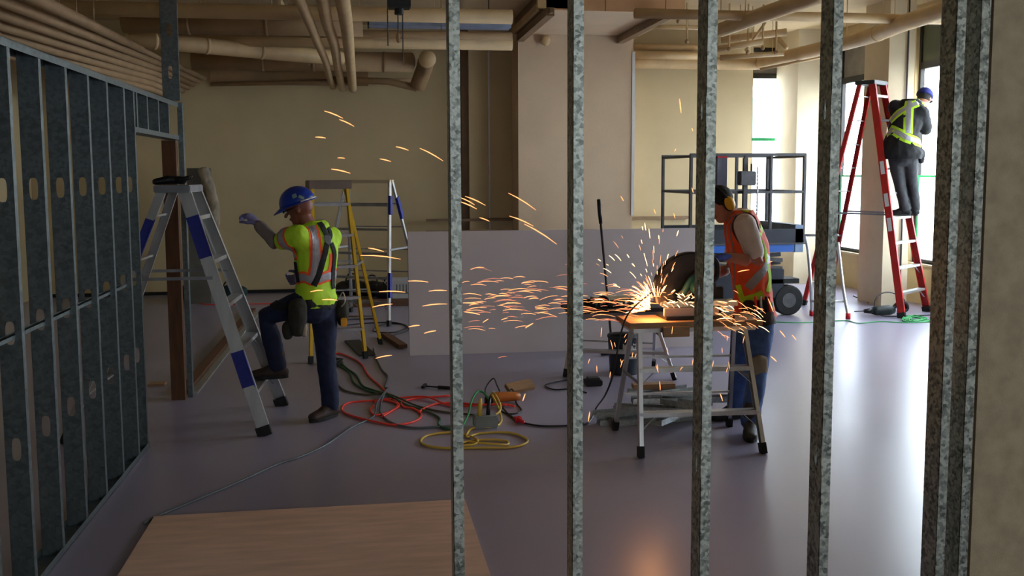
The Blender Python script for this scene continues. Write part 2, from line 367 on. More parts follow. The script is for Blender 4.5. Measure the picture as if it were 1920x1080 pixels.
def side_window(n, y0, y1, dark):
    f = B(); x0, x1 = XW+.05, XW+.11
    for a, c in ((y0, y0+.05), (y1-.05, y1)): f.box(x0, x1, a, c, SILL, HEAD+.62)
    for a, c in ((SILL, SILL+.05), (HEAD-.05, HEAD+.04), (HEAD+.55, HEAD+.62)): f.box(x0, x1, y0+.05, y1-.05, a, c)
    w = S('window_%d' % n, f, FRAME)
    B().box(XW+.08, XW+.086, y0+.05, y1-.05, SILL+.05, HEAD-.05).build('pane', GLASS, w)
    B().box(XW+.07, XW+.09, y0+.05, y1-.05, HEAD+.04, HEAD+.55).build('transom_pane', dark, w)
    B().box(XW-.05, XW+.05, y0, y1, SILL-.03, SILL).build('window_sill', PIER, w)
    B().box(XW+.062, XW+.072, y0+.06, y1-.06, SILL+.06, 1.72).build('poly_sheet', FILM, w)
    t = B(); t.box(XW+.052, XW+.058, y0+.06, y1-.06, 1.70, 1.73); t.box(XW+.052, XW+.058, y1-.10, y1-.07, SILL+.1, 1.7); t.build('green_tape', TAPEG, w)
    return w
GREYPAN = mat('grey transom panel', (.52, .50, .48), .7)
for i, (a, c) in enumerate(SIDEWIN): side_window(i+1, a, c, [GREYPAN, GLASSD, GLASSD, GLASSD][i])
f = B()
for a, c in ((wl0, wl0+.03), (wl1-.03, wl1)): f.box(a, c, 15.26, 15.33, SILL, HEAD+.62)
for a, c in ((SILL, SILL+.05), (HEAD+.12, HEAD+.2), (HEAD+.55, HEAD+.62)): f.box(wl0+.03, wl1-.03, 15.26, 15.33, a, c)
w = S('window_5', f, FRAME)
B().box(wl0+.03, wl1-.03, 15.29, 15.296, SILL+.05, HEAD+.12).build('pane', GLASS, w)
B().box(wl0+.03, wl1-.03, 15.28, 15.30, HEAD+.2, HEAD+.55).build('transom_pane', GREYPAN, w)
zt = V(1440, 262, 15.25).z
B().box(wl0+.03, wl1-.03, 15.268, 15.274, SILL+.05, zt).build('poly_sheet', FILM, w)
B().box(wl0+.03, wl1-.03, 15.25, 15.26, zt-.02, zt+.03).build('green_tape', TAPEG, w)
f = B(); f.box(1.0, 1.07, YF-.18, YF-.1, 1.55, 2.5); f.box(4.53, 4.6, YF-.18, YF-.1, 1.55, 2.5); f.box(2.77, 2.83, YF-.18, YF-.1, 1.62, 2.43); f.box(1.07, 4.53, YF-.18, YF-.1, 1.55, 1.62); f.box(1.07, 4.53, YF-.18, YF-.1, 2.43, 2.5)
w = S('window_6', f, FRAME); B().box(1.07, 2.77, YF-.15, YF-.14, 1.62, 2.43).build('pane', GLASS, w); B().box(2.83, 4.53, YF-.15, YF-.14, 1.62, 2.43).build('pane', GLASS, w)  # unseen window, added for fill light from behind the camera
# outside: neighbour's green clad building seen through the end window
nb = T('neighbour_building', 'pale teal wall of a building outside the narrow end window', 'building', (9.5, 24, -.12))
c0, c1 = V(1380, 190, 24).x, V(1424, 190, 24).x; zb = V(1410, 183, 24).z; zb0 = V(1410, 262, 24).z
B().box(c0, c1, 24, 26, -.12, zb).build('wall', mat('pale teal cladding', (.45, .80, .68), .8, var=.05), nb)
B().box(c1, c1+.12, 23.9, 26, -.12, zb).build('corner_post', mat('grey blue trim', (.45, .50, .55), .8), nb)
# columns
xc = V(1490, 400, 14.4).x
S('trim_1', B().box(xc, XW, 14.4, 15.2, 0, ZC), PIER)
S('trim_2', B().box(6.70, 7.06, 11.74, 12.36, 0, ZC), PIER).__setitem__('label', 'square cream column between the right hand windows')
# conduit on column 2 camera face
xq = V(1697, 300, 11.7).x
# wall steps on the back wall
PF, BF = 13.94, 14.55      # pillar face, bump face
xa, xb = V(866, 300, 14.8).x, V(961, 300, BF).x
xs_ = V(880, 300, BF).x; x1_b = V(972, 300, PF).x+.1; x5_ = V(1408, 300, 14.57).x
S('trim_3', B().box(xs_, x1_b, BF, YB, 0, ZC), PAINT)                      # shallow bump-out
x1_, x2_ = V(972, 300, PF).x, V(1186, 300, PF).x
S('trim_4', B().box(x1_, x2_, PF, BF, 0, ZC), PAINTP)                  # wide pillar
B().box(x2_-.02, x2_+.025, PF-.015, PF+.02, 1.15, 3.55).build('corner_bead', WHITEP, bpy.data.objects['trim_4'])
S('trim_5', B().box(x1_b, x5_, 14.57, YB, 0, ZC), PAINT)
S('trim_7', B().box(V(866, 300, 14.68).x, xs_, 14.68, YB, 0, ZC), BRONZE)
b = B().box(XL, xs_, YB-.015, YB, 0, .05); S('baseboard_back', b, BLACK)
b = B().box(V(799, 430, BF).x, x1_, BF-.06, BF, 1.06, 1.10); b.box(x2_, 5.0, BF-.05, BF+.01, 1.06, 1.10); S('trim_6', b, BRONZE)
# bulkhead
zs = V(1100, 66, PF).z; 
yf = None
for k in range(400):
    Y = PF-.01*k
    if V(1100, 20, Y).z <= zs: yf = Y; break
yf = yf or 11.0
bx0, bx1 = x1_+.02, V(1285, 10, yf).x
bh = S('bulkhead', B().box(bx0, bx1, yf+.02, PF, zs, ZC), PAINTP)
e = [bx0, V(1135, 10, yf).x, V(1248, 10, yf).x, bx1]
PCH = mat('peach plywood facing', (.80, .62, .44), .7, var=.06, scale=3)
for i in range(3): B().box(e[i]+.006, e[i+1]-.006, yf, yf+.02, zs, ZC-.004).build('facing_board', PCH, bh)
for px in (975, 1163):
    X_ = V(px, 78, PF).x
    r = B(); r.box(X_-.05, X_+.05, yf-.25, PF, zs-.11, zs-.015); r.box(X_-.02, X_+.02, yf-.35, yf-.25, zs-.09, zs-.03)
    o = r.build('support_angle', BRONZE)
    tag(o, 'brown steel angle under the %s edge of the peach bulkhead' % ('left' if px < 1000 else 'right'), 'angle')
dk = T('duct_box', 'dark framed duct box beside the bulkhead, upper left of the wide pillar', 'duct', (x1_-.1, 12.6, 3.7))
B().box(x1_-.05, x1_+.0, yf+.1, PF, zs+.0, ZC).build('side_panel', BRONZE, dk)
B().box(x1_-.08, x1_+.30, yf, yf+.08, zs+.02, ZC).build('frame', PIPE, dk)
B().box(x1_-.09, x1_-.05, yf+.08, PF, zs, zs+.08).build('ledge', PIPE, dk)
p = V(1022, 75, PF-.05)
st = T('pipe_stub', 'rounded capped stub high on the wide peach pillar', 'pipe', p)
B().cyl(p+Vector((0, .05, 0)), p+Vector((0, -.06, 0)), .065).build('stub', PIPE, st, smooth=True)
B().ball(p+Vector((0, -.06, -.02)), (.062, .03, .075)).build('cap', PIPE, st, smooth=True)
# near plaster wall end, right edge of frame
xn = V(1841, 540, 3.16).x
S('wall_near', B().box(xn, XW, 3.16, 3.243, 0, ZC), NEARW)

# ================================================================== ceiling services
def pipe(label, pts, r, m=PIPE, cat='pipe', seg=14, group=None, name='pipe', bands=(), hang=()):
    if not bands and not hang:
        return tag(B().tube(pts, r, seg).build(name, m, smooth=True), label, cat, group)
    t = T(name, label, cat, pts[0], group)
    B().tube(pts, r, seg).build('run', m, t, smooth=True)
    P = spline(pts, 12)
    for f_ in bands:
        i = max(1, min(len(P)-2, int(f_*(len(P)-1)))); d = (P[i+1]-P[i-1]).normalized()
        B().tube([P[i]-d*.02, P[i]+d*.02], (r if not isinstance(r, list) else max(r))+.006, seg).build('band', m, t, smooth=True)
    for f_ in hang:
        i = max(1, min(len(P)-2, int(f_*(len(P)-1)))); q = P[i]; rr = (r if not isinstance(r, list) else max(r))
        B().cyl(q+Vector((0, 0, rr*.8)), (q.x, q.y, ZC), .006, 6).build('hanger_rod', m, t)
    return t
# left fan of conduits along the ceiling towards the back wall
names = ['topmost and longest', 'second from the top', 'third from the top', 'fourth from the top', 'fifth from the top', 'sixth from the top', 'lowest']
for i in range(7):
    f_ = i/6
    far = V(384-62*f_, 147+36*f_, 14.3)
    mid = V(304-20*f_, 111+56*f_, 13.0-.6*f_)
    near = V(74-330*f_, 0+36*f_, 7.6+.0*f_)
    pipe('painted conduit above the stud partition, %s of seven' % names[i], [near+(near-far)*.35, near, mid, far], [.05, .05, .036, .03], PIPE_SHADED, name='conduit', group='conduits above the left partition', hang=(.45, .8))
# transverse runs, left half
def trans(label, x0, x1, y0p, Y, r, m=PIPE, **k):
    a = V(x0, y0p, Y); c = V(x1, y0p, Y); c.z = a.z
    return pipe(label, [a, (a+c)/2, c], r, m, **k)
trans('tan pipe crossing above all others near the picture top', 60, 960, 14, 9.6, .07, hang=(.2, .5, .8))
trans('broad brown duct crossing the dark ceiling, second run down', 230, 680, 38, 10.8, .13, PIPEG, name='round_duct', bands=(.3, .6), hang=(.35, .7))
trans('thin brown pipe below the broad brown duct', 330, 960, 58, 11.6, .05, PIPEG, hang=(.4, .75))
trans('brown pipe level with the blue grey light housing', 240, 960, 70, 12.2, .09, PIPE, hang=(.4, .6))
a, c, d = V(240, 72, 11.5), V(500, 97, 12.4), V(640, 110, 13.0)
pipe('large insulated pipe with straps sloping down to the right', [a, (a+c)/2, c, d], .095, PIPE, name='insulated_pipe', bands=(.15, .38, .66), hang=(.38, .66))
a, c = V(360, 112, 13.6), V(772, 112, 13.6); c.z = a.z
dct = pipe('widest round duct, ending in a blank round cap', [a, (a+c)/2, c], .135, PIPEG, name='round_duct', bands=(.35, .55, .84), hang=(.25, .7))
B().ball(c, (.05, .132, .132)).build('end_cap', PIPEG, dct, smooth=True)
q = V(801, 111, 13.2)
el = T('duct_elbow', 'round elbow stub facing the camera at the duct end', 'duct', q)
B().tube([q, q+Vector((0, .35, 0)), q+Vector((0, .6, -.05)), q+Vector((-.05, .75, -.18)), q+Vector((-.1, .8, -.32))], .115, 18).build('elbow', PIPEG, el, smooth=True)
B().cyl(q+Vector((0, .0, 0)), q-Vector((0, .02, 0)), .118).build('end_cap', PIPE, el, smooth=True)
B().tube([q+Vector((-.1, .8, -.32)), q+Vector((-.5, .85, -.22)), q+Vector((-1.3, .9, -.2))], .05, 10).build('branch', PIPEG, el, smooth=True)
a, c = V(395, 158, 14.5), V(800, 150, 14.5); pipe('thin painted pipe hugging the back wall under the ducts', [a, (a+c)/2, c], .03, PIPEG)
b = B().box(V(395, 140, 14.6).x, V(690, 140, 14.6).x, 14.55, YB, V(500, 157, 14.6).z, V(500, 128, 14.6).z); tag(b.build('wall_duct', PIPEG), 'brown rectangular duct against the back wall under the round ducts', 'duct')
# three hanging pipes that run back and drop to the wall
for (lab, pts, r) in (('leftmost of three curved pipes running back to the wall', [(563, 0, 7.6), (590, 66, 9.5), (611, 116, 11.7), (617, 142, 13.0), (624, 163, 14.2)], .042),
                      ('middle one of three curved pipes running back to the wall', [(605, 0, 7.6), (613, 42, 8.8), (627, 85, 10.3), (634, 130, 12.5), (641, 165, 14.1)], .052),
                      ('rightmost and thickest of three pipes running back to the wall', [(642, 0, 7.6), (650, 50, 9.0), (655, 100, 10.9), (659, 140, 12.9), (661, 166, 14.0)], .058)):
    P = [V(*p) for p in pts]; P = [P[0]+(P[0]-P[1])*.5]+P; pipe(lab, spline(P, 5), r, PIPE)
P = [V(522, 0, 10.5), V(531, 18, 11), V(548, 52, 12), V(567, 88, 13.2)]; pipe('short slanting pipe left of the three curved pipes', P, .038)
# blue grey housing and hoist
a, c = V(692, 42, 12.0), V(956, 44, 12.0)
hs = T('light_housing', 'long blue grey metal housing hung below the ceiling', 'light', (a.x, a.y, a.z))
B().box(a.x, c.x, 11.9, 12.15, a.z-.045, a.z+.045).build('housing', mat('blue grey enamel', (.62, .68, .80), .45), hs)
B().box(a.x-.02, a.x, 11.88, 12.17, a.z-.05, a.z+.06).build('end_plate', FRAME, hs)
for f_ in (.15, .85): B().cyl((a.x+(c.x-a.x)*f_, 12.02, a.z+.045), (a.x+(c.x-a.x)*f_, 12.02, ZC), .006, 6).build('hanger_rod', FRAME, hs)
q = V(748, 12, 8.6)
ho = T('ceiling_hoist', 'small black ceiling unit with thin hanging chains', 'hoist', q)
B().box(q.x-.10, q.x+.10, q.y-.08, q.y+.08, q.z-.02, q.z+.10).build('body', BLACK, ho, bevel=.01)
B().cyl(q-Vector((0, 0, .02)), q-Vector((0, 0, .07)), .04).build('nozzle', BLACK, ho)
for dx, L in ((-.10, .34), (.03, .50), (-.01, .25)): B().cyl(q+Vector((dx, 0, -.02)), q+Vector((dx, 0, -L)), .005, 6).build('chain', STEELD, ho)
B().ball(q+Vector((-.01, 0, -.27)), (.02, .02, .045)).build('pull', PIPEG, ho, smooth=True)
# right half pipes
Yp = 14.0
a = V(1187, 122, 14.3); z0_ = V(1300, 118, 14.3).z
P = [Vector((x2_, 14.3, z0_)), Vector((V(1400, 118, 14.3).x, 14.3, z0_))]
for px, py in ((1441, 113), (1537, 92), (1633, 67), (1690, 45), (1765, 20)):
    dd = ray(px, py); t = (z0_-CH)/dd.z; P.append(Vector((dd.x*t, dd.y*t, z0_)))
P.append(P[-1]+(P[-1]-P[-2]).normalized()*4)
pipe('large cream pipe following the back wall then the window wall', spline(P, 5), .095, PIPE, name='insulated_pipe', bands=(.2, .45, .6), hang=(.3, .5, .62, .75), seg=18)
trans('long cream pipe crossing high over the window side', 1190, 1775, 25, 10.4, .055, hang=(.3, .5, .8))
a, c = V(1352, 56, 11.0), V(1530, -8, 9.2); c.z = a.z+.0
pipe('thick cream pipe slanting from the third stud to the picture top', [V(1352, 56, 11.0), V(1440, 24, 10.0), V(1540, -10, 9.2)], .085, hang=(.3,))
trans('cream pipe along the top of the back panel, upper', 1188, 1320, 88, 14.3, .05)
trans('cream pipe along the top of the back panel, lower', 1188, 1320, 103, 14.2, .06)
for i, (p0, p1, r, lab) in enumerate((((1345, 92), (1430, 78), .04, 'short pipe in the fitting cluster, sloping up right'),
                              ((1350, 108), (1470, 100), .035, 'thin level pipe lowest in the fitting cluster'),
                              ((1398, 95), (1435, 42), .018, 'slender diagonal brace standing in the fitting cluster'),
                              ((1352, 75), (1475, 60), .05, 'thicker pipe topmost in the fitting cluster'),
                              ((1190, 50), (1320, 52), .03, 'thin pipe right of the bulkhead, near the ceiling'),
                              ((1450, 62), (1475, 90), .03, 'short stub at the right end of the fitting cluster'),
                              ((1425, 130), (1560, 103), .02, 'thin straight pipe below the large window side pipe'))):
    pipe(lab, [V(*p0, 12.6+.1*i), V(*p1, 12.3+.1*i)], r, hang=(.5,) if r > .03 else ())
for i, (px, py) in enumerate(((1367, 92), (1402, 98), (1430, 90), (1272, 40), (1288, 78), (1455, 98))):
    q = V(px, py, 12.4)
    t = T('sprinkler_drop', ['leftmost', 'second', 'third', 'bulkhead side', 'lone slanted', 'rightmost'][i]+' short drop fitting under the window side ceiling pipes', 'fitting', q, 'drop fittings under the ceiling')
    B().cyl(q, (q.x, q.y, ZC), .014, 8).build('drop', PIPE, t); B().ball(q, .03, seg=10, rings=6).build('head', PIPEG, t, smooth=True)
# conduits on walls
q = V(917, 300, BF)
pipe('thin grey conduit running down the shallow wall bump', [Vector((q.x, BF-.02, .4)), Vector((q.x, BF-.02, V(917, 92, BF-.02).z-.05)), Vector((q.x+.04, BF-.02, V(917, 88, BF-.02).z)), Vector((q.x+.5, BF-.02, V(917, 88, BF-.02).z))], .014, WHITEP, name='conduit', seg=8)
pipe('thin grey conduit running down the right hand column', [Vector((xq, 11.72, .1)), Vector((xq, 11.72, ZC))], .012, GREYP, name='conduit', seg=8)

# ================================================================== left stud partition
par = T('stud_partition', 'long open partition of bare steel studs with a door gap, left side', 'partition', (-1.5, 5.5, 0))
PX, PWD, ZT = -1.45, .092, 2.34
ovals = [(.046, z, .019, .05, 'oval') for z in (.62, 1.12, 1.72)]
proto = None
for i, y in enumerate([3.12, 3.50, 3.875, 4.26, 4.642, 5.026, 5.408, 5.783, 6.17]):
    if proto is None:
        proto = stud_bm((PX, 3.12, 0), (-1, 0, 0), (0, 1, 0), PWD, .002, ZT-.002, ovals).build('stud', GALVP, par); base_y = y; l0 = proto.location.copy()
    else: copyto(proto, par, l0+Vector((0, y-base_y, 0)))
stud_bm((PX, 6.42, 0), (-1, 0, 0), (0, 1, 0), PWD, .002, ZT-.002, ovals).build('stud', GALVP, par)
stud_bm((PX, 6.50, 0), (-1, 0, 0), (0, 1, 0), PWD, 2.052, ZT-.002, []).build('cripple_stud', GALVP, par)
for y in (6.80, 7.15, 7.51): stud_bm((PX, y, 0), (-1, 0, 0), (0, 1, 0), PWD, 2.052, ZT-.002, []).build('cripple_stud', GALVP, par)
def trackbox(y0, y1, z, up):
    b = B(); s_ = 1 if up else -1
    b.box(PX-PWD-.003, PX+.003, y0, y1, *sorted((z, z+.002*s_)))
    for x in (PX+.001, PX-PWD-.003): b.box(x, x+.002, y0, y1, *sorted((z, z+.035*s_)))
    return b
trackbox(2.9, 6.47, .0005, True).build('bottom_track', GALVP, par)
trackbox(2.9, 7.93, ZT, False).build('top_track', GALVP, par)
trackbox(6.42, 7.93, 2.05, True).build('header_track', GALVP, par)
b = B().box(PX-.065, PX-.027, 2.95, 6.2, 1.095, 1.098); b.box(PX-.065, PX-.062, 2.95, 6.2, 1.098, 1.112); b.box(PX-.030, PX-.027, 2.95, 6.2, 1.098, 1.112); b.build('bridging_channel', GALVP, par)
B().box(PX-.115, PX-.01, 7.79, 7.86, 0, 2.045).build('jamb_post', POSTW, par)
B().box(PX-.004, PX+.034, 7.87, 7.93, 0, 2.34).build('jamb_stud', GALVP, par)
b = B(); xo = V(303, 100, 7.97).x; plate(b, lambda u, z, n: Vector((xo+u, 7.95+n, z)), .128, 2.36, ZC-.01, [(.064, 2.9+k*.6-.05, .016, .05, 'oval') for k in (-.45, .1, .7, 1.3)])
for x in (xo, xo+.126): b.box(x, x+.002, 7.95, 7.99, 2.36, ZC-.01)
b.build('ceiling_stud', GALVP, par)
# back side gypsum panels lining part of the partition's far side
pan = T('liner_panels', 'dark blue grey liner boards standing behind the partition studs', 'board', (-2.2, 5, 0))
LIN = mat('dark blue grey liner board', (.27, .31, .34), .8, var=.12, scale=4)
for i, y in enumerate((2.3, 3.5, 4.7)): B().box(-2.36, -2.345, y+.004, y+1.196, 1.75, 3.2).build('board', LIN, pan)
b = B()
for y in (2.4, 3.5, 4.7, 5.86): b.box(-2.43, -2.36, y, y+.04, 0, 3.2)
b.build('rear_stud', GALVP, pan)
# timber plate continuing beyond the door gap
tag(B().box(-1.56, -1.47, 7.98, 12.8, 0, .04).build('floor_plate', POSTW), 'long timber floor plate running back from the door gap post', 'timber')
tag(B().box(-1.465, -1.40, 7.98, 12.6, 0, .012).build('floor_track', GALV), 'thin steel floor track beside the timber floor plate', 'track')
q = G(295, 722); tag(B().box(q.x-.07, q.x+.07, q.y-.05, q.y+.05, 0, .02).build('wood_offcut', WOOD, bevel=.002), 'small flat wood offcut lying in the door gap', 'offcut')

# ================================================================== foreground studs
fg = T('near_stud_partition', 'row of full height steel studs right in front of the camera', 'partition', (1.2, 3.2, 0))
YS = 3.15
bot = [(.046, .25+.62*k, .011, .042, 'bottle') for k in range(6)]
fpos = []
for i, px in enumerate((846, 1074, 1319, 1549, 1774)):
    x = V(px, 540, YS).x
    if i >= 0:
        zs_ = {3: V(1545, 205, 3.2).z, 2: V(1312, 205, 3.2).z}.get(i, 1.7)
        hs_ = [(.046, zs_-.62*k, .010, .036, 'bottle') for k in (-3, -2, -1, 0, 1, 2, 3)] if i in (2, 3) else []
        stud_bm((x, YS, 0), (0, 1, 0), (1, 0, 0), PWD, .002, ZC-.002, hs_).build('stud', GALVN, fg)
    fpos.append(x)
xe = V(1812, 540, YS).x
stud_bm((xe, YS-.02, 0), (0, 1, 0), (1, 0, 0), PWD, .002, ZC-.002, []).build('stud', GALVN, fg)
b = B().box(-.6, xn-.002, YS-.003, YS, 0, .035); b.box(-.6, xn, YS+PWD, YS+PWD+.003, 0, .035); b.box(-.6, xn, YS-.003, YS+PWD+.003, 0, .0018); b.build('bottom_track', GALVN, fg)
b = B().box(-.6, xn-.002, YS-.003, YS, ZC-.036, ZC-.001); b.box(-.6, xn, YS+PWD, YS+PWD+.003, ZC-.036, ZC-.001); b.build('top_track', GALVN, fg)

# ================================================================== plywood on the floor
P = [G(290, 973), G(872, 943)]; y0 = (P[0].y+P[1].y)/2
o = B().hexa([(P[0].x, y0-2.44, .001), (P[1].x+.03, y0-2.44, .001), (P[1].x, y0, .001), (P[0].x, y0, .001), (P[0].x, y0-2.44, .019), (P[1].x+.03, y0-2.44, .019), (P[1].x, y0, .019), (P[0].x, y0, .019)]).build('plywood_sheet', PLYM, bevel=.0015)
tag(o, 'large plywood sheet lying flat on the floor in the foreground', 'plywood')

# ================================================================== drywall sheets
def sheet(x0, x1, y, lean, z1, label):
    t = T('drywall_sheet', label, 'drywall', (x0, y, 0), None)
    th = .0127
    B().hexa([(x0, y, .0), (x1, y, .0), (x1, y+th, .0), (x0, y+th, .0), (x0, y+lean, z1), (x1, y+lean, z1), (x1, y+lean+th, z1), (x0, y+lean+th, z1)]).build('board', DRY, t, bevel=.001)
    B().hexa([(x0-.004, y-.001, .0), (x0, y-.001, .0), (x0, y+th, .0), (x0-.004, y+th, .0), (x0-.004, y+lean-.001, z1), (x0, y+lean-.001, z1), (x0, y+lean+th, z1), (x0-.004, y+lean+th, z1)]).build('end_tape', GREYP, t)
    return t
xs0 = G(768, 667).x
sheet(xs0, xs0+3.05, 9.35, .0, 1.22, 'long pale drywall sheet standing on its edge, front one of the pair')
sheet(xs0+.03, xs0+3.08, 9.37, .0, 1.20, 'second drywall sheet hidden behind the front one, darker edge showing')
tag(B().box(V(799, 432, 9.34).x, V(960, 432, 9.34).x, 9.352, 9.38, 1.2205, 1.228).build('metal_strip', BRONZE), 'thin dark strip lying on the left top edge of the drywall', 'strip')

# ================================================================== ladders
def ladder(name, label, cat, feet, ztop, capw, capd, railm, stepm, nstep, pitch=.305, capm=None, rail=(.075, .028), stepd=.08, rear=True, center=None, wdir=None, cap=True, footm=RUB, rearw=None, group=None, z_first=None, spreadz=None, rearn=None, capt=.05):
    FL, FR, RL, RR = [Vector(f) for f in feet]
    c = Vector(center) if center else (FL+FR+RL+RR)/4
    t = T(name, label, cat, ((FL+FR+RL+RR)/4).to_2d().to_3d(), group)
    wd = Vector(wdir).normalized() if wdir else ((FR-FL)+(RR-RL)).to_2d().to_3d().normalized()
    dd = Vector((wd.y, -wd.x, 0))
    if dd.dot((FL+FR)/2-(RL+RR)/2) < 0: dd = -dd
    c = Vector((c.x, c.y, ztop-capt*.5))
    tops = [c-wd*capw/2+dd*capd/2, c+wd*capw/2+dd*capd/2, c-wd*capw/2-dd*capd/2, c+wd*capw/2-dd*capd/2]
    w, d = rail; th = .004
    rails = []
    for i, (ft, tp) in enumerate(zip((FL, FR, RL, RR), tops)):
        s_ = 1 if i % 2 == 0 else -1; ww, dp = (w, d) if i < 2 else ((rearw or w*.7), d)
        # channel open inwards: profile coordinates (along dd, along wd)
        p0 = ft+Vector((0, 0, .02)); dirv = (tp-p0).normalized(); a = dd-dirv*dd.dot(dirv); bb = dirv.cross(a.normalized()); sg = 1 if bb.dot(wd)*s_ > 0 else -1
        poly = [(-ww/2, 0), (ww/2, 0), (ww/2, dp*sg), (ww/2-th, dp*sg), (ww/2-th, th*sg), (-ww/2+th, th*sg), (-ww/2+th, dp*sg), (-ww/2, dp*sg)]
        r = B().prof(p0, tp, dd, poly).build('rail', railm, t); rails.append(r)
        n = (ft*1); B().prof(ft, ft+dirv*.07, dd, [(-ww/2-.006, -.006*sg), (ww/2+.006, -.006*sg), (ww/2+.006, (dp+.004)*sg), (-ww/2-.006, (dp+.004)*sg)]).build('foot', footm, t)
    def at(i, z):
        p0 = (FL, FR, RL, RR)[i]; return p0.lerp(tops[i], (z-p0.z)/(tops[i].z-p0.z))
    for k in range(nstep):
        z = (z_first or pitch)+pitch*k
        if z > ztop-.12: break
        a, e_ = at(0, z)+wd*.004, at(1, z)-wd*.004
        B().prof(a, e_, dd, [(-stepd/2, 0), (stepd/2, 0), (stepd/2, -.028), (stepd/2-.004, -.028), (stepd/2-.004, -.004), (-stepd/2+.004, -.004), (-stepd/2+.004, -.028), (-stepd/2, -.028)] if B().frame(a, e_, dd)[2].z > 0 else [(-stepd/2, 0), (stepd/2, 0), (stepd/2, .028), (stepd/2-.004, .028), (stepd/2-.004, .004), (-stepd/2+.004, .004), (-stepd/2+.004, .028), (-stepd/2, .028)]).build('step', stepm, t)
        if k < 2 and (e_-a).length > .4:
            for s_, q in ((1, a), (-1, e_)): B().bar(q+wd*s_*.12-Vector((0, 0, .01)), at(0 if s_ > 0 else 1, z-.12)+wd*s_*.01, .018, .003, dd).build('gusset', stepm, t)
    for k in range(rearn if rearn is not None else nstep):
        if not rear: break
        z = (z_first or pitch)+pitch*k
        if z > ztop-.15: break
        B().bar(at(2, z)+wd*.004, at(3, z)-wd*.004, .022, .014, dd).build('rear_brace', stepm, t)
    z = spreadz or ztop*.52
    for i in (0, 1): B().bar(at(i, z), at(i+2, z), .004, .022, wd).build('spreader', ALUD, t)
    if cap:
        cb = B(); cw, cdp = capw/2+.03, capd/2+.05
        cc = Vector((c.x, c.y, ztop)); cb.hexa([cc+wd*a*cw+dd*e_*cdp+Vector((0, 0, h)) for h in (-capt, 0) for a, e_ in ((-1, -1), (1, -1), (1, 1), (-1, 1))])
        cb.build('top_cap', capm or ALUD, t, bevel=.006)
    return t, at, wd, dd, rails
# left aluminium ladder with blue paint patches (straddles the door gap)
L1 = ladder('step_ladder', 'silver aluminium stepladder with blue paint patches, worker stepping onto it', 'ladder',
            [G(497, 818), G(530, 760), Vector((-2.02, 6.60, 0)), Vector((-2.02, 7.48, 0))], 1.71, .40, .14, ALU, ALU, 5, .30, capm=ALUD, rail=(.085, .030), center=(-1.30, 7.0, 0), spreadz=1.08, footm=RUB)
t, at, wd, dd, rails = L1
for i, z0, z1 in ((0, 1.22, 1.50), (0, .34, .58), (2, 1.20, 1.48)):
    a, e_ = at(i, z0), at(i, z1); s_ = -wd*.0035
    B().bar(a+s_, e_+s_, .088 if i < 2 else .062, .004, dd).build('paint_patch', BLUEP, t)
    B().bar(a+s_+dd*(.043 if i < 2 else .030), e_+s_+dd*(.043 if i < 2 else .030), .003, .03, dd).build('paint_patch', BLUEP, t)
q = Vector((-1.34, 6.93, 1.712))
gb = T('work_gloves', 'dark rumpled gloves lying on top of the blue patched stepladder', 'gloves', q)
b = B().limb([q+Vector((-.10, -.02, .02)), q+Vector((-.02, 0, .035)), q+Vector((.08, .03, .03))], [(.035, .022), (.05, .032), (.03, .025)], (0, 1, 0), 10)
for k in range(4): b.limb([q+Vector((.05, -.03+.025*k, .03)), q+Vector((.13, -.04+.035*k, .045+.012*(k % 2)))], [.014, .011], (0, 1, 0), 8)
rbuild(b, 'glove', BLACK, gb, .008, 3, .004)
# yellow ladder
L2 = ladder('step_ladder', 'yellow fibreglass stepladder standing behind the worker in blue helmet', 'ladder',
            [G(580, 682)+Vector((0, 0, 0)), G(688, 672), G(610, 651), G(716, 645)], 1.72, .36, .10, YELF, ALUD, 5, .30, capm=mat('grey brown ladder cap', (.45, .38, .33), .6), center=(-.375, 9.62, 0), rail=(.07, .028), capt=.085)
# wide aluminium trestle ladder
L3 = ladder('trestle_ladder', 'wide silver trestle ladder with long rungs beside the drywall sheet', 'ladder',
            [G(592, 604), G(731, 612), G(657, 585), G(800, 590)], 1.71, .60, .07, ALU, ALUD, 5, .285, cap=False, center=(.02, 11.62, 0), rail=(.055, .025), stepd=.04, capm=ALUD)
t, at, wd, dd, rails = L3
B().bar(at(0, 1.69), at(1, 1.69), .05, .04, dd).build('top_rung', PIER, t)
B().bar(at(2, 1.69), at(3, 1.69), .05, .04, dd).build('top_rung', PIER, t)
for i, z0, z1 in ((1, 1.3, 1.52), (3, 1.25, 1.50), (1, .33, .62)):
    B().bar(at(i, z0)+dd*.004*(1 if i < 2 else -1), at(i, z1)+dd*.004*(1 if i < 2 else -1), .058, .032, dd).build('paint_patch', BLUEP, t)
# red tall ladder
RFL = G(1690, 597); wdr = Vector((.80, .60, 0)).normalized(); RFR = RFL+wdr*.80; RRL = G(1506, 572); RRR = RRL+wdr*.72
L4 = ladder('step_ladder', 'tall red fibreglass stepladder by the windows, a worker standing on it', 'ladder',
            [RFL, RFR, RRL, RRR], 2.93, .34, .16, REDF, ALU, 9, .305, capm=mat('dark grey ladder cap', (.20, .20, .21), .5), rail=(.085, .032), center=tuple(V(1634, 151, 11.62)), spreadz=1.25, stepd=.085, rearw=.055)
t, at, wd, dd, rails = L4
for z in (1.05, 1.35, 1.75): B().bar(at(0, z)-wd*.002+dd*0, at(0, z+.16)-wd*.002, .05, .003, dd).build('warning_sticker', WHITEP, t)
RED_AT = at
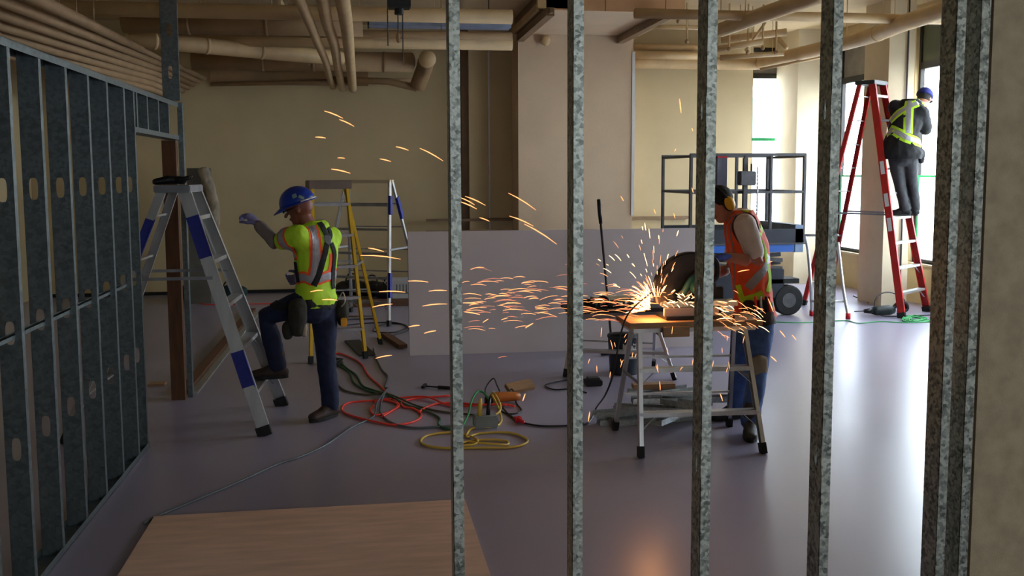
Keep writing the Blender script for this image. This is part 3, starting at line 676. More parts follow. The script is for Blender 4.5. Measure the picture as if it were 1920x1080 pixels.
# tube frame with red feet
cu = T('folding_stand', 'bent aluminium tube stand with red rubber feet left of red ladder', 'stand', G(1555, 590))
for (pts, nm) in (([(1509, 443, 11.3), (1515, 470, 11.2), (1520, 530, 11.0), (1522, 592, 10.85)], 0), ([(1571, 455, 11.3), (1574, 480, 11.2), (1581, 540, 11.0), (1590, 598, 10.82)], 1)):
    P = [V(*p) for p in pts]; P[-1] = G(pts[-1][0], pts[-1][1])+Vector((0, 0, .04))
    B().tube(spline(P, 6), .02, 10).build('leg', ALU, cu, smooth=True)
    e_ = P[-1]; B().cyl(e_-Vector((0, 0, .04)), e_+Vector((0, 0, .03)), .03).build('foot', CORDR, cu, smooth=True)
P0, P1 = V(1509, 441, 11.3), V(1572, 441, 11.3); B().tube([P0-Vector((.03, 0, 0)), P1], .016, 10).build('cross_bar', ALUD, cu, smooth=True)
B().tube([V(1520, 565, 10.93), V(1585, 565, 10.93)], .014, 10).build('cross_bar', ALU, cu, smooth=True)

# ================================================================== work trestles
TR = ladder('work_trestle', 'front aluminium work trestle with wooden top carrying the chop saw', 'trestle',
            [G(1198, 858), G(1435, 850), G(1150, 806), G(1370, 799)+Vector((.0, 0, 0))], .80, .72, .20, ALU, ALU, 2, .27, cap=False, rail=(.05, .026), stepd=.07, center=(2.065, 6.0, 0), spreadz=.45)
t, at, wd, dd, rails = TR
zt_ = .80
B().box(1.655, 2.47, 5.84, 6.16, zt_-.035, zt_-.002).build('deck_frame', ALU, t, bevel=.003)
tag(B().box(1.62, 2.50, 5.80, 6.14, zt_-.001, zt_+.036).build('wood_plank', WOOD, bevel=.003), 'worn plank forming the top of the front work trestle', 'plank')
tag(B().box(V(1243, 605, 5.79).x, V(1292, 605, 5.79).x, 5.775, 5.795, zt_-.055, zt_+.01).build('wood_cleat', WOOD, bevel=.002), 'short pale cleat along the front edge of the trestle plank', 'board')
TOPZ = zt_+.036
T2 = ladder('work_trestle', 'rear aluminium work trestle loaded with tools, left of the chop saw', 'trestle',
            [G(1057, 706), G(1268, 712), G(1085, 680), G(1228, 688)], .58+.0, .72, .2, ALU, ALU, 1, .24, cap=False, rail=(.05, .026), stepd=.07, center=(2.15, 8.2, 0), spreadz=.35)
t, at, wd, dd, rails = T2
z2 = .58
B().box(1.74, 2.56, 8.02, 8.38, z2-.06, z2-.002).build('deck_frame', ALUD, t, bevel=.003)
tag(B().box(1.70, 2.60, 7.96, 8.40, z2, z2+.035).build('wood_plank', mat('dark stained plank', (.20, .18, .19), .7), bevel=.003), 'dark plank on the rear work trestle', 'plank')
z2 += .035
def clutter(label, px, py, Y, dims, ang, m, name='wood_offcut', cat='offcut', z=None, bev=.003):
    q = V(px, py, Y); z = z if z is not None else q.z; a = Vector((math.cos(ang), math.sin(ang), 0))
    o = B().bar(Vector((q.x, q.y, z+dims[2]/2))-a*dims[0]/2, Vector((q.x, q.y, z+dims[2]/2))+a*dims[0]/2, dims[1], dims[2], (-a.y, a.x, 0)).build(name, m, bevel=bev)
    return tag(o, label, cat)
clutter('grey board laid along the rear trestle plank', 1120, 575, 8.10, (.6, .10, .03), .05, GREYP, z=z2)
clutter('long reddish board slanting over the rear trestle tools', 1135, 560, 8.28, (.5, .09, .04), -.25, POSTW, z=z2)
clutter('pale offcut topmost in the pile on the rear trestle', 1150, 545, 8.26, (.42, .08, .035), .2, PIER, z=z2+.042)
clutter('brown offcut at the back right corner of the rear trestle', 1190, 545, 8.33, (.22, .06, .05), .8, POSTW, z=z2)
def drill(name, label, q, ang, sc, m):
    t = T(name, label, 'drill', q); a = Vector((math.cos(ang), math.sin(ang), 0)); s_ = Vector((-a.y, a.x, 0)); q = Vector(q); u = Vector((0, 0, 1))
    h = .045*sc
    B().tube([q+u*h-a*.10*sc, q+u*h-a*.06*sc, q+u*h+a*.06*sc, q+u*h+a*.10*sc], [.03*sc, .042*sc, .04*sc, .028*sc], 14).build('motor_housing', m, t, smooth=True)
    B().tube([q+u*h+a*.10*sc, q+u*h+a*.17*sc], [.026*sc, .016*sc], 12).build('chuck', BLACK, t, smooth=True)
    B().cyl(q+u*h+a*.17*sc, q+u*h+a*.26*sc, .005*sc, 8).build('bit', STEELD, t)
    e_ = q+u*h-a*.08*sc
    B().tube(spline([e_, e_-a*.07*sc+u*.06*sc, e_-a*.13*sc+u*.05*sc, e_-a*.14*sc-u*.0*sc, e_-a*.06*sc-u*.02*sc], 5), .017*sc, 10).build('handle', BLACK, t, smooth=True)
    return t
drill('power_drill', 'dark power drill lying at the left end of the rear trestle', (V(1098, 560, 8.1).x, 8.08, z2+.0), 2.6, .9, BLACK)
drill('power_drill', 'black pistol drill among offcuts at the rear trestle middle', (V(1165, 560, 8.1).x-.08, 8.02, z2), .3, .7, BLACK)
drill('hammer_drill', 'dark green hammer drill lying on the floor before the red ladder', G(1655, 592), PI*1.02, 1.5, mat('dark green tool body', (.10, .15, .14), .5))
# pails under rear trestle
q = Vector((2.24, 8.21, 0))
pl = T('pail', 'dark blue grey pail with a pale label under the rear trestle', 'pail', q)
B().lathe(q, [(.125, 0), (.128, .004), (.145, .32), (.152, .325), (.152, .345), (.146, .35), (.143, .345), (.122, .02)], 28).build('bucket', BUCK, pl, smooth=True)
lb = B(); n = 8
vs = [q+Vector((.1425*math.sin(a), -.1425*math.cos(a), z)) for z in (.23, .30) for a in [-.35+.9*i/n for i in range(n+1)]]
lb.add(vs, [(i, i+1, n+2+i, n+1+i) for i in range(n)]); lb.build('label_sticker', WHITEP, pl)
lt = B()
for (ux, uz, w_, h_) in ((.25, .275, .03, .012), (.40, .262, .05, .02), (.42, .245, .03, .006)):
    vs = [q+Vector((.1438*math.sin(a), -.1438*math.cos(a), z)) for z in (uz-h_/2, uz+h_/2) for a in [ux-w_*2, ux, ux+w_*2]]; lt.add(vs, [(0, 1, 4, 3), (1, 2, 5, 4)])
lt.build('label_print', BLACK, pl)
B().lathe(q+Vector((0, 0, .35)), [(.0, -.02), (.14, -.02), (.146, .0), (.02, .015)], 28).build('lid', BLACK, pl, smooth=True)
# long handled tool leaning on drywall
a, c = V(1123, 374, 9.33), Vector((V(1140, 520, 9.0).x+.05, 9.0, .03))
lt_ = T('floor_scraper', 'long handled scraper with black grip leaning on the drywall sheet', 'scraper', c)
a.y = 9.345; a2 = a.lerp(c, .16)
B().cyl(a2, c, .012, 10).build('shaft', mat('brown shaft', (.25, .19, .17), .6), lt_, smooth=True); B().tube([a, a.lerp(c, .08), a2], [.018, .022, .018], 12).build('grip', BLACK, lt_, smooth=True)
B().bar(c+Vector((-.12, 0, 0)), c+Vector((.12, 0, 0)), .06, .01, (0, 1, .5)).build('blade', STEELD, lt_)
# stack of steel channels under the front trestle
def channel(label, p, ang, L, w, h, name='steel_channel'):
    a = Vector((math.cos(ang), math.sin(ang), 0)); p = Vector(p); th = .003
    poly = [(-w/2, 0), (w/2, 0), (w/2, h), (w/2-th, h), (w/2-th, th), (-w/2+th, th), (-w/2+th, h), (-w/2, h)]
    p0, p1 = p-a*L/2, p+a*L/2; b = B(); fr_ = b.frame(p0, p1, (-a.y, a.x, 0)); 
    if fr_[2].z < 0: poly = [(u, -v) for u, v in poly]
    return tag(b.prof(p0, p1, (-a.y, a.x, 0), poly).build(name, GALV), label, 'channel', 'offcut steel channels under the front trestle')
lv = .001; rnd = random.Random(3)
descr = ['lowest steel channel, under the left of the pile', 'bottom steel channel lying deepest under the trestle', 'steel channel slanting at the left end of the pile', 'steel channel across the middle of the pile', 'steel channel tilted over the right of the pile', 'short steel channel near the front of the pile',
         'long steel channel on top, pointing right', 'steel channel on top of the pile, slanting left', 'topmost short steel channel of the pile', 'steel channel standing proud at the back of the pile']
for i in range(10):
    x = 2.05+rnd.uniform(-.18, .22); y = 6.5+rnd.uniform(-.08, .12)
    channel(descr[i]+' under the front trestle' if len((descr[i]).split()) < 10 else descr[i], (x, y, lv+.046*(i//2)), [.05, .2, .75, .1, -.35, .4, -.08, 2.3, .3, -.15][i], [.75, .7, .5, .6, .55, .35, .72, .5, .4, .5][i], .09, .04)
tag(B().bar((1.85, 6.55, .26), (2.15, 6.52, .265), .09, .035, (0, 1, 0)).build('wood_offcut', WOOD, bevel=.003), 'pale timber block lying on top of the steel channel pile', 'offcut')
ch = T('battery_charger', 'low black charger block on the floor beside the pail', 'charger', G(1112, 722))
q = G(1112, 722); B().box(q.x-.07, q.x+.07, q.y-.06, q.y+.06, 0, .05).build('body', BLACK, ch, bevel=.008); B().box(q.x-.05, q.x+.05, q.y-.04, q.y+.04, .05, .07).build('dock', GREYP, ch, bevel=.004)

# ================================================================== chop saw
SY = 6.0; cs = V(1294, 543, SY); R0 = .248
saw = T('chop_saw', 'dark teal abrasive chop saw cutting steel on the front trestle', 'saw', (cs.x, SY, TOPZ))
B().box(cs.x-.20, cs.x+.26, SY-.13, SY+.12, TOPZ+.001, TOPZ+.022).build('base_plate', STEELD, saw, bevel=.004)
g = B(); n = 26; vs = []; 
for i in range(n+1):
    a = math.radians(58+142*i/n)
    for rr, yy in ((.13, -.035), (R0-.01, -.035), (R0, -.025), (R0, .03), (R0-.006, .035), (.13, .035)): vs.append((cs.x+math.cos(a)*rr, SY+yy, cs.z+math.sin(a)*rr))
g.add(vs, [(i*6+k, i*6+(k+1) % 6, (i+1)*6+(k+1) % 6, (i+1)*6+k) for i in range(n) for k in range(6)]+[tuple(range(6)), tuple(range(n*6, n*6+6))])
g.build('blade_guard', mat('smoke grey guard metal', (.20, .18, .18), .45, .4, var=.25, scale=9), saw)
B().cyl((cs.x, SY-.0015, cs.z), (cs.x, SY+.0015, cs.z), .178, 40).build('blade', STEELD, saw)
for k in range(3):
    a = math.radians(150+28*k); p0 = Vector((cs.x+math.cos(a)*.20, SY-.037, cs.z+math.sin(a)*.20)); B().cyl(p0, p0+Vector((0, -.006, 0)), .010, 8).build('guard_bolt', ALUD, saw)
B().cyl((cs.x, SY-.06, cs.z), (cs.x, SY-.036, cs.z), .05, 20).build('hub_cover', BLACK, saw, smooth=True)
B().tube([(cs.x+.03, SY-.05, cs.z+.03), (cs.x+.03, SY-.15, cs.z+.03), (cs.x+.03, SY-.17, cs.z+.03)], [.058, .056, .045], 20).build('motor', TEAL, saw, smooth=True)
B().tube(spline([(cs.x-.06, SY-.04, cs.z-.02), (cs.x-.0, SY-.07, cs.z+.09), (cs.x+.10, SY-.05, cs.z+.08)], 5), .022, 10).build('arm', TEAL, saw, smooth=True)
B().tube(spline([(cs.x+.02, SY-.04, cs.z+.10), (cs.x+.08, SY-.04, cs.z+.19), (cs.x+.13, SY-.03, cs.z+.21), (cs.x+.17, SY-.03, cs.z+.17), (cs.x+.17, SY-.02, cs.z+.08), (cs.x+.1, SY-.03, cs.z+.04)], 5), .018, 10).build('handle', BLACK, saw, smooth=True)
b = B(); b.add([(cs.x-.105, SY-.05, cs.z-.02), (cs.x-.03, SY-.05, cs.z+.04), (cs.x-.02, SY-.05, cs.z-.06), (cs.x-.07, SY-.05, cs.z-.11), (cs.x-.105, SY-.04, cs.z-.02), (cs.x-.03, SY-.04, cs.z+.04), (cs.x-.02, SY-.04, cs.z-.06), (cs.x-.07, SY-.04, cs.z-.11)], [(0, 1, 2, 3), (4, 7, 6, 5), (0, 4, 5, 1), (1, 5, 6, 2), (2, 6, 7, 3), (3, 7, 4, 0)]); b.build('lower_guard', mat('pale grey metal', (.48, .46, .44), .5, .5), saw, bevel=.002)
B().box(cs.x-.03, cs.x+.24, SY+.03, SY+.07, TOPZ+.022, cs.z+.01).build('pivot_bracket', STEELD, saw, bevel=.004)
B().box(cs.x-.205, cs.x+.16, SY-.105, SY-.075, TOPZ+.022, TOPZ+.075).build('vise_jaw', mat('pale pinkish grey steel', (.66, .60, .60), .5, .3), saw, bevel=.003)
for k in range(3): B().box(cs.x-.10+.075*k, cs.x-.075+.075*k, SY-.07, SY+.02, TOPZ+.022, TOPZ+.07).build('vise_rib', STEELD, saw, bevel=.002)
wp = T('steel_stud_workpiece', 'short steel stud clamped under the saw blade', 'stud', (cs.x, SY, TOPZ+.08))
b = B(); b.prof((cs.x-.20, SY-.03, TOPZ+.078), (cs.x+.3, SY-.03, TOPZ+.078), (0, 1, 0), [(-.045, 0), (.045, 0), (.045, .035), (.042, .035), (.042, .003), (-.042, .003), (-.042, .035), (-.045, .035)] if B().frame((0, 0, 0), (1, 0, 0), (0, 1, 0))[2].z > 0 else [(-.045, 0), (.045, 0), (.045, -.035), (.042, -.035), (.042, -.003), (-.042, -.003), (-.042, -.035), (-.045, -.035)])
b.build('profile', GALV, wp)

# ================================================================== scissor lift
LY0, LY1 = 11.2, 12.35
lx0, lx1 = V(1296, 292, LY0).x, V(1509, 292, LY0).x
zr = V(1450, 290, LY0).z; zd = V(1470, 455, LY0).z; 
sl = T('scissor_lift', 'dark scissor lift with blue deck, railings and black wheels, lowered', 'lift', ((lx0+lx1)/2, (LY0+LY1)/2, 0))
b = B(); 
fx = [lx0, V(1398, 300, LY0).x, V(1446, 300, LY0).x, lx1]
zm = V(1450, 360, LY0).z
for y in (LY0, LY1-.04):
    for z in (zr, zm): B().bar((lx0, y, z), (lx1, y, z), .035, .035, (0, 1, 0)).build('rail', LIFTG, sl, bevel=.006)
    for x in fx: B().bar((x, y, zd), (x, y, zr+.017), .038, .038, (0, 1, 0)).build('rail_post', LIFTG, sl, bevel=.006)
for x in (lx0, lx1):
    for z in (zr-.02, zm): B().bar((x, LY0, z), (x, LY1-.04, z), .03, .03, (1, 0, 0)).build('end_rail', LIFTG, sl)
B().box(lx0, lx1, LY0-.02, LY0, zd, zd+.17).build('toe_board', LIFTN, sl); B().box(lx0, lx1, LY1-.03, LY1-.01, zd, zd+.17).build('toe_board', LIFTN, sl)
B().box(lx0-.03, lx1+.03, LY0-.03, LY1, zd-.02, zd).build('deck', LIFTG, sl)
B().box(lx0+.0, lx1-.10, LY0-.01, LY1-.02, zd-.115, zd-.02).build('deck_beam', LIFTB, sl, bevel=.005)
B().box(lx1-.11, lx1-.0, LY0-.02, LY1, zd-.12, zd+.22).build('corner_bracket', mat('grey blue steel', (.45, .52, .62), .5, .3), sl, bevel=.005)
for k in range(4):
    z = zd-.19-.10*k
    for s_ in (1, -1):
        B().bar((lx0+.12, LY0+.12+.03*s_, z-.035*s_), (lx1-.22, LY0+.12+.03*s_, z+.035*s_), .03, .05, (0, 1, 0)).build('scissor_arm', LIFTG if s_ > 0 else GREYP, sl, bevel=.004)
        B().bar((lx0+.12, LY1-.2+.03*s_, z-.035*s_), (lx1-.22, LY1-.2+.03*s_, z+.035*s_), .03, .05, (0, 1, 0)).build('scissor_arm', LIFTG, sl)
B().box(lx0+.05, lx1-.16, LY0+.14, LY1-.12, .16, zd-.5).build('chassis', STEELD, sl, bevel=.01)
B().box(lx0+.3, lx1-.22, LY0+.02, LY0+.14, .22, zd-.33).build('battery_tray', LIFTN, sl, bevel=.01)
B().box(lx1-.45, lx1+.0-.02, LY0+.02, LY0+.30, .40, .46).build('step_plate', RUB, sl, bevel=.004)
wh = G(1480, 592)
for (x, y) in ((wh.x, LY0+.08), (lx0+.22, LY0+.08), (wh.x, LY1-.25), (lx0+.22, LY1-.25)):
    w_ = B(); c = Vector((x, y, .19)); w_.lathe((0, 0, 0), [(.10, -.07), (.175, -.07), (.19, -.055), (.19, .055), (.175, .07), (.10, .07), (.09, .05), (.0, .045)], 26)
    w_.v = [Vector((c.x+v.x, c.y+v.z, c.z+v.y)) for v in w_.v]; wo = w_.build('wheel', RUB, sl, smooth=False)
    w2 = B(); w2.lathe((0, 0, 0), [(.09, -.075), (.095, -.06), (.03, -.055), (.025, -.08)], 18); w2.v = [Vector((c.x+v.x, c.y+v.z, c.z+v.y)) for v in w2.v]; w2.build('hub', GREYP, wo)
q = V(1400, 335, LY0-.1); B().box(q.x-.10, q.x+.10, q.y-.06, q.y+.06, q.z-.08, q.z+.09).build('control_box', GREYP, sl, bevel=.01)
B().cyl(q+Vector((.05, -.02, .09)), q+Vector((.05, -.02, .18)), .012, 8).build('joystick', BLACK, sl)
B().bar(q+Vector((0, .05, -.55)), q+Vector((0, .05, .25)), .05, .05, (1, 0, 0)).build('control_post', LIFTG, sl)
for k in range(16): B().ball(q+Vector((.13, -.02, .12-.045*k)), (.012, .012, .026), seg=8, rings=5).build('chain_link', ALU, sl)
q = V(1352, 325, LY0+.2); B().box(q.x-.07, q.x+.07, q.y-.03, q.y+.03, q.z-.25, q.z+.22).build('document_box', mat('grey violet plastic', (.42, .42, .48), .5), sl, bevel=.01)
B().box(q.x-.06, q.x+.07, q.y-.035, q.y+.03, q.z+.19, q.z+.235).build('red_strip', CORDR, sl)

# ================================================================== clutter at the back wall
def bag(label, px, py, w_, h_, d_, m, name='tool_bag', cat='bag'):
    q = G(px, py); t = T(name, label, cat, q); 
    rbuild(B().limb([q+Vector((-w_*.42, 0, h_*.45)), q+Vector((0, 0, h_*.5)), q+Vector((w_*.42, 0, h_*.45))], [(d_*.42, h_*.42), (d_*.5, h_*.5), (d_*.42, h_*.42)], (0, 1, 0)), 'body', m, t, .02, 3, .012)
    B().tube(spline([q+Vector((-w_*.25, 0, h_*.85)), q+Vector((-w_*.12, 0, h_*1.25)), q+Vector((w_*.12, 0, h_*1.25)), q+Vector((w_*.25, 0, h_*.85))], 4), .012, 6).build('handle', BLACK, t, smooth=True)
    return t
bag('dark tool bag at the wall, left of the trestle ladder', 660, 556, .36, .26, .3, BLACK)
bag('black tool bag at the wall behind the trestle ladder middle', 698, 556, .34, .24, .3, BLACK)
bag('black tool bag touching the white carton at the wall', 728, 560, .26, .24, .3, BLACK)
bag('dark teal bag at the wall seen through the blue patched ladder', 432, 560, .40, .20, .3, TEALB)
bag('black tool bag seen between door post and ladder', 372, 562, .50, .24, .3, BLACK)
q = G(752, 560); bx = T('carton', 'pale carton with dark print beside the drywall end', 'box', q)
B().box(q.x-.13, q.x+.13, q.y-.12, q.y+.12, 0, .30).build('box', CARD, bx, bevel=.003)
for k in range(4): B().box(q.x-.07+.045*k, q.x-.055+.045*k, q.y-.1215, q.y-.1205, .10, .22).build('print_bar', GREYP, bx)
tag(B().box(G(648, 560).x-.3, G(745, 560).x+.2, 12.95, 13.3, 0, .06).build('timber_stack', POSTW, bevel=.004), 'low dark boards under the tool bags at the wall', 'timber')
p0, p1 = V(345, 315, 13.6), V(385, 320, 13.6)
cb = T('leaning_panel', 'tall dark grey panel with canvas draped over, against the back wall', 'panel', (p0.x+.15, 13.8, 0))
B().hexa([(p0.x, 13.7, 0), (p1.x, 13.7, 0), (p1.x, 14.1, 0), (p0.x, 14.1, 0), (p0.x, 13.8, p0.z), (p1.x, 13.8, p0.z), (p1.x, 14.1, p0.z), (p0.x, 14.1, p0.z)]).build('panel', mat('dark grey board', (.38, .37, .34), .8), cb)
tp = B().limb([(p1.x-.06, 13.72, p0.z-.02), (p1.x+.02, 13.68, p0.z-.2), (p1.x+.10, 13.66, p0.z-.6), (p1.x+.12, 13.66, p0.z-.85)], [(.08, .04), (.08, .05), (.07, .05), (.04, .03)], (1, 0, 0))
rbuild(tp, 'canvas', TARP, cb, .02, 3, .02)
tag(B().bar(G(722, 632)+Vector((0, 0, .03)), G(756, 655)+Vector((0, 0, .03)), .09, .04, (1, 1, 0)).build('timber_block', POSTW, bevel=.003), 'short brown timber block on the floor behind yellow ladder', 'timber')
tag(B().bar(G(660, 640)+Vector((0, 0, .01)), G(690, 668)+Vector((0, 0, .01)), .16, .01, (1, 0, 0)).build('rubber_mat', BLACK), 'dark flat scrap on the floor between yellow ladder feet', 'scrap')
tag(B().bar(G(608, 598)+Vector((0, 0, .02)), G(702, 598)+Vector((0, 0, .02)), .09, .03, (0, 1, 0)).build('timber_board', POSTW, bevel=.003), 'dark board lying flat in front of the trestle ladder', 'timber')
tag(B().bar(G(728, 628)+Vector((0, 0, .02)), G(757, 660)+Vector((0, 0, .02))*1, .0451, .03, (1, 0, 0)).build('brown_batten', WOOD), 'narrow batten lying against the brown timber block', 'timber') if False else None

# ================================================================== cables
def cable(label, pts, r, m, z=None, group=None, k=6, name='extension_cord'):
    P = []
    for i, p in enumerate(pts):
        P.append(p if isinstance(p, Vector) else G(p[0], p[1])+Vector((0, 0, r+.001+(p[2] if len(p) > 2 else 0))))
    return tag(B().tube(spline(P, k), r, 7).build(name, m, smooth=True), label, 'cable', group)
cable('orange cord snaking from the yellow ladder to the tangle', [(618, 667), (640, 665), (675, 682), (690, 705), (712, 725), (735, 748), (748, 762), (735, 772), (716, 784)], .008, CORDO)
cable('orange cord looped wide beside the worker boot', [(965, 764), (940, 762, .01), (900, 764, .01), (845, 763), (800, 749, .012), (750, 748), (700, 753), (655, 757), (641, 769), (652, 779), (690, 790), (740, 799), (778, 792), (790, 780), (775, 768), (757, 765), (755, 755), (790, 748), (845, 744)], .008, CORDO)
cable('short orange cord arc in front of the first near stud', [(950, 766, .02), (890, 760), (845, 757), (815, 760), (795, 768), (785, 776)], .008, CORDO)
cable('orange cord small loop inside the big orange loop', [(700, 762), (695, 772), (705, 781), (735, 772), (745, 760), (720, 752), (700, 756)], .008, CORDO)
cable('dark green cord running from the tangle to the outlet box', [(630, 672), (650, 692), (668, 705), (680, 725), (700, 733), (725, 745, .016), (760, 760), (790, 770), (815, 780), (825, 788), (822, 798), (835, 806), (858, 806), (868, 800)], .008, CORDG)
cable('bright green cord rising into the orange splitter', [(868, 800), (878, 785, .02), (884, 768, .05), (895, 756, .08), (908, 756, .07), (918, 765, .05)], .008, CORDGL)
cable('second dark green cord beside the worker leg', [(632, 685), (655, 700), (664, 720), (690, 735), (716, 741)], .008, CORDG)
cable('olive cord curving behind the orange loops', [(632, 722), (650, 735), (690, 742), (725, 744, .02), (780, 762), (830, 774), (880, 779), (905, 784)], .007, CORDOL)
cable('slate grey cord crossing the tangle and ending by the first near stud', [(700, 655), (706, 675), (716, 695), (727, 708), (722, 728), (728, 735, .02), (718, 750, .02), (713, 768), (716, 780), (735, 795), (770, 804), (815, 803), (850, 800)], .008, CORDS)
cable('long slate grey cord trailing to the plywood sheet', [(726, 738, .03), (707, 762, .02), (700, 783), (660, 803), (610, 837), (560, 860), (520, 873), (450, 905), (380, 935), (320, 960), (288, 974), (270, 984)], .007, CORDS)
cable('yellow cord coiled flat in front of the outlet box', [(905, 795, .01), (938, 787, .06), (930, 768, .10), (922, 760, .08), (934, 778, .05), (940, 792, .0), (925, 802), (890, 804), (878, 812), (876, 822), (900, 815), (950, 813), (982, 822), (988, 832), (960, 841), (900, 842), (840, 843), (800, 838), (789, 829), (805, 818), (850, 813), (880, 820), (895, 832, .016), (890, 840, .016), (862, 842, .016), (870, 832), (910, 827), (948, 829), (952, 836), (930, 840, .016), (880, 836, .016)], .008, CORDY)
cable('black cord coiled around the orange splitter', [(913, 760, .03), (910, 735, .02), (925, 722, .05), (933, 738, .05), (945, 752, .02), (960, 745, .06), (968, 757), (978, 772), (958, 778), (940, 772), (945, 762)], .006, CORDK)
cable('red ended black cord running right towards the saw', [(935, 762, .02), (950, 775), (962, 785), (972, 792), (990, 797), (1020, 801), (1070, 800), (1095, 796)], .007, CORDK)
sp = V(1222, 548, 5.93)
cable('black saw cord hanging from the saw to the floor', [sp, V(1190, 575, 5.85), V(1172, 600, 5.80), V(1160, 645, 5.78), V(1150, 700, 5.8), V(1135, 740, 5.95), G(1118, 772)+Vector((0, 0, .03)), G(1105, 793)+Vector((0, 0, .008)), G(1085, 800)+Vector((0, 0, .008))], .006, CORDK)
cable('black charger cord looping on the floor under rear trestle', [(1110, 716), (1085, 712), (1050, 716), (1022, 724), (1040, 732), (1070, 731), (1100, 738)], .006, CORDK)
cable('thin green cord lying along the floor by the red ladder', [(1440, 604), (1500, 606), (1580, 602), (1610, 607), (1650, 604), (1700, 606), (1760, 604)], .006, CORDGL)
rr_ = random.Random(5)
cable('bunched green cord in a heap at the red ladder foot', [(1715+22*math.cos(i*2.1)+rr_.uniform(-8, 8), 600+4.5*math.sin(i*2.1)+rr_.uniform(-2, 2), .004*(i % 5)) for i in range(34)], .006, CORDGL, k=4)
q = G(1655, 592)
cable('black cord arching over the hammer drill', [q+Vector((.30, .02, .05)), q+Vector((.34, .1, .18)), q+Vector((.18, .15, .27)), q+Vector((0, .12, .24)), q+Vector((-.08, .06, .1)), q+Vector((-.04, -.05, .01)), q+Vector((.2, -.12, .01)), q+Vector((.6, -.1, .01))], .008, CORDK)
cable('black cord coiled on the floor under the trestle ladder', [(640, 612), (690, 607), (740, 606), (762, 614), (740, 624), (700, 622), (715, 610), (755, 609), (765, 620), (735, 630), (716, 634)], .007, CORDK)
cable('red cord near the back wall behind the blue patched ladder', [(360, 557), (375, 570), (410, 572), (470, 571), (520, 570)], .007, CORDO)
cable('black cord heap behind the worker standing leg', [(625+18*math.cos(i*1.9), 682+5*math.sin(i*1.7), .006*(i % 4)) for i in range(20)], .007, CORDK, k=4)
cable('thin steel grey rod end lying by the column', [(1600, 556), (1625, 566), (1628, 569)], .008, CORDK)
# red connector, splitter, outlet box
q = G(972, 792); c_ = T('cable_connector', 'red plug connector joining the black cords', 'connector', q)
a = (G(985, 797)-G(962, 786)).normalized(); B().tube([q+Vector((0, 0, .02))-a*.06, q+Vector((0, 0, .02)), q+Vector((0, 0, .02))+a*.02, q+Vector((0, 0, .02))+a*.08], [.013, .02, .016, .012], 12).build('body', CORDR, c_, smooth=True); B().cyl(q+Vector((0, 0, .02))-a*.005, q+Vector((0, 0, .02))+a*.005, .028, 14).build('collar', CORDR, c_)
q = G(945, 757); sp_ = T('angle_grinder', 'orange bodied angle grinder lying in the black cord coil', 'tool', q)
B().tube([q+Vector((-.10, -.02, .05)), q+Vector((-.04, 0, .055)), q+Vector((.08, .02, .05)), q+Vector((.13, .02, .045))], [.035, .042, .036, .028], 14).build('body', mat('orange plastic', (.78, .45, .15), .5), sp_, smooth=True)
B().cyl(q+Vector((-.12, -.02, .0)), q+Vector((-.12, -.02, .06)), .035, 16).build('gear_head', BLACK, sp_, smooth=True)
q = G(910, 800); ob = T('outlet_box', 'grey outlet box on the floor with plugs in it', 'outlet', q)
B().box(q.x-.085, q.x+.085, q.y-.06, q.y+.06, 0, .085).build('body', mat('grey box plastic', (.52, .55, .54), .6), ob, bevel=.01)
B().tube([(q.x-.04, q.y, .08), (q.x-.035, q.y+.01, .16), (q.x-.03, q.y+.02, .2)], [.018, .016, .01], 10).build('plug', CORDY, ob, smooth=True)
B().tube([(q.x+.02, q.y, .08), (q.x+.025, q.y+.01, .15), (q.x+.04, q.y+.03, .2)], [.016, .014, .008], 10).build('plug', BLACK, ob, smooth=True)
q = G(978, 738); tag(B().bar(q+Vector((-.12, -.02, .045)), q+Vector((.10, .07, .06)), .10, .04, (0, 1, .6)).build('wood_offcut', WOOD, bevel=.003), 'pale timber offcut propped up behind the orange grinder', 'offcut')
# flat bar tool on the floor
q0, q1 = G(792, 727), G(852, 731); hb = T('pry_bar', 'dark hand tool lying flat behind the orange cords', 'tool', q0)
B().tube([q0+Vector((.02, 0, .012)), q1+Vector((0, 0, .014))], [.006, .009], 8).build('shaft', STEELD, hb); B().tube([q0.lerp(q1, .5)+Vector((0, 0, .014)), q1+Vector((0, 0, .014))], .014, 10).build('grip', BLACK, hb, smooth=True)
B().bar(q0+Vector((.0, -.05, .014)), q0+Vector((.03, .06, .014)), .03, .02, (1, 0, 0)).build('head', STEELD, hb, bevel=.003)

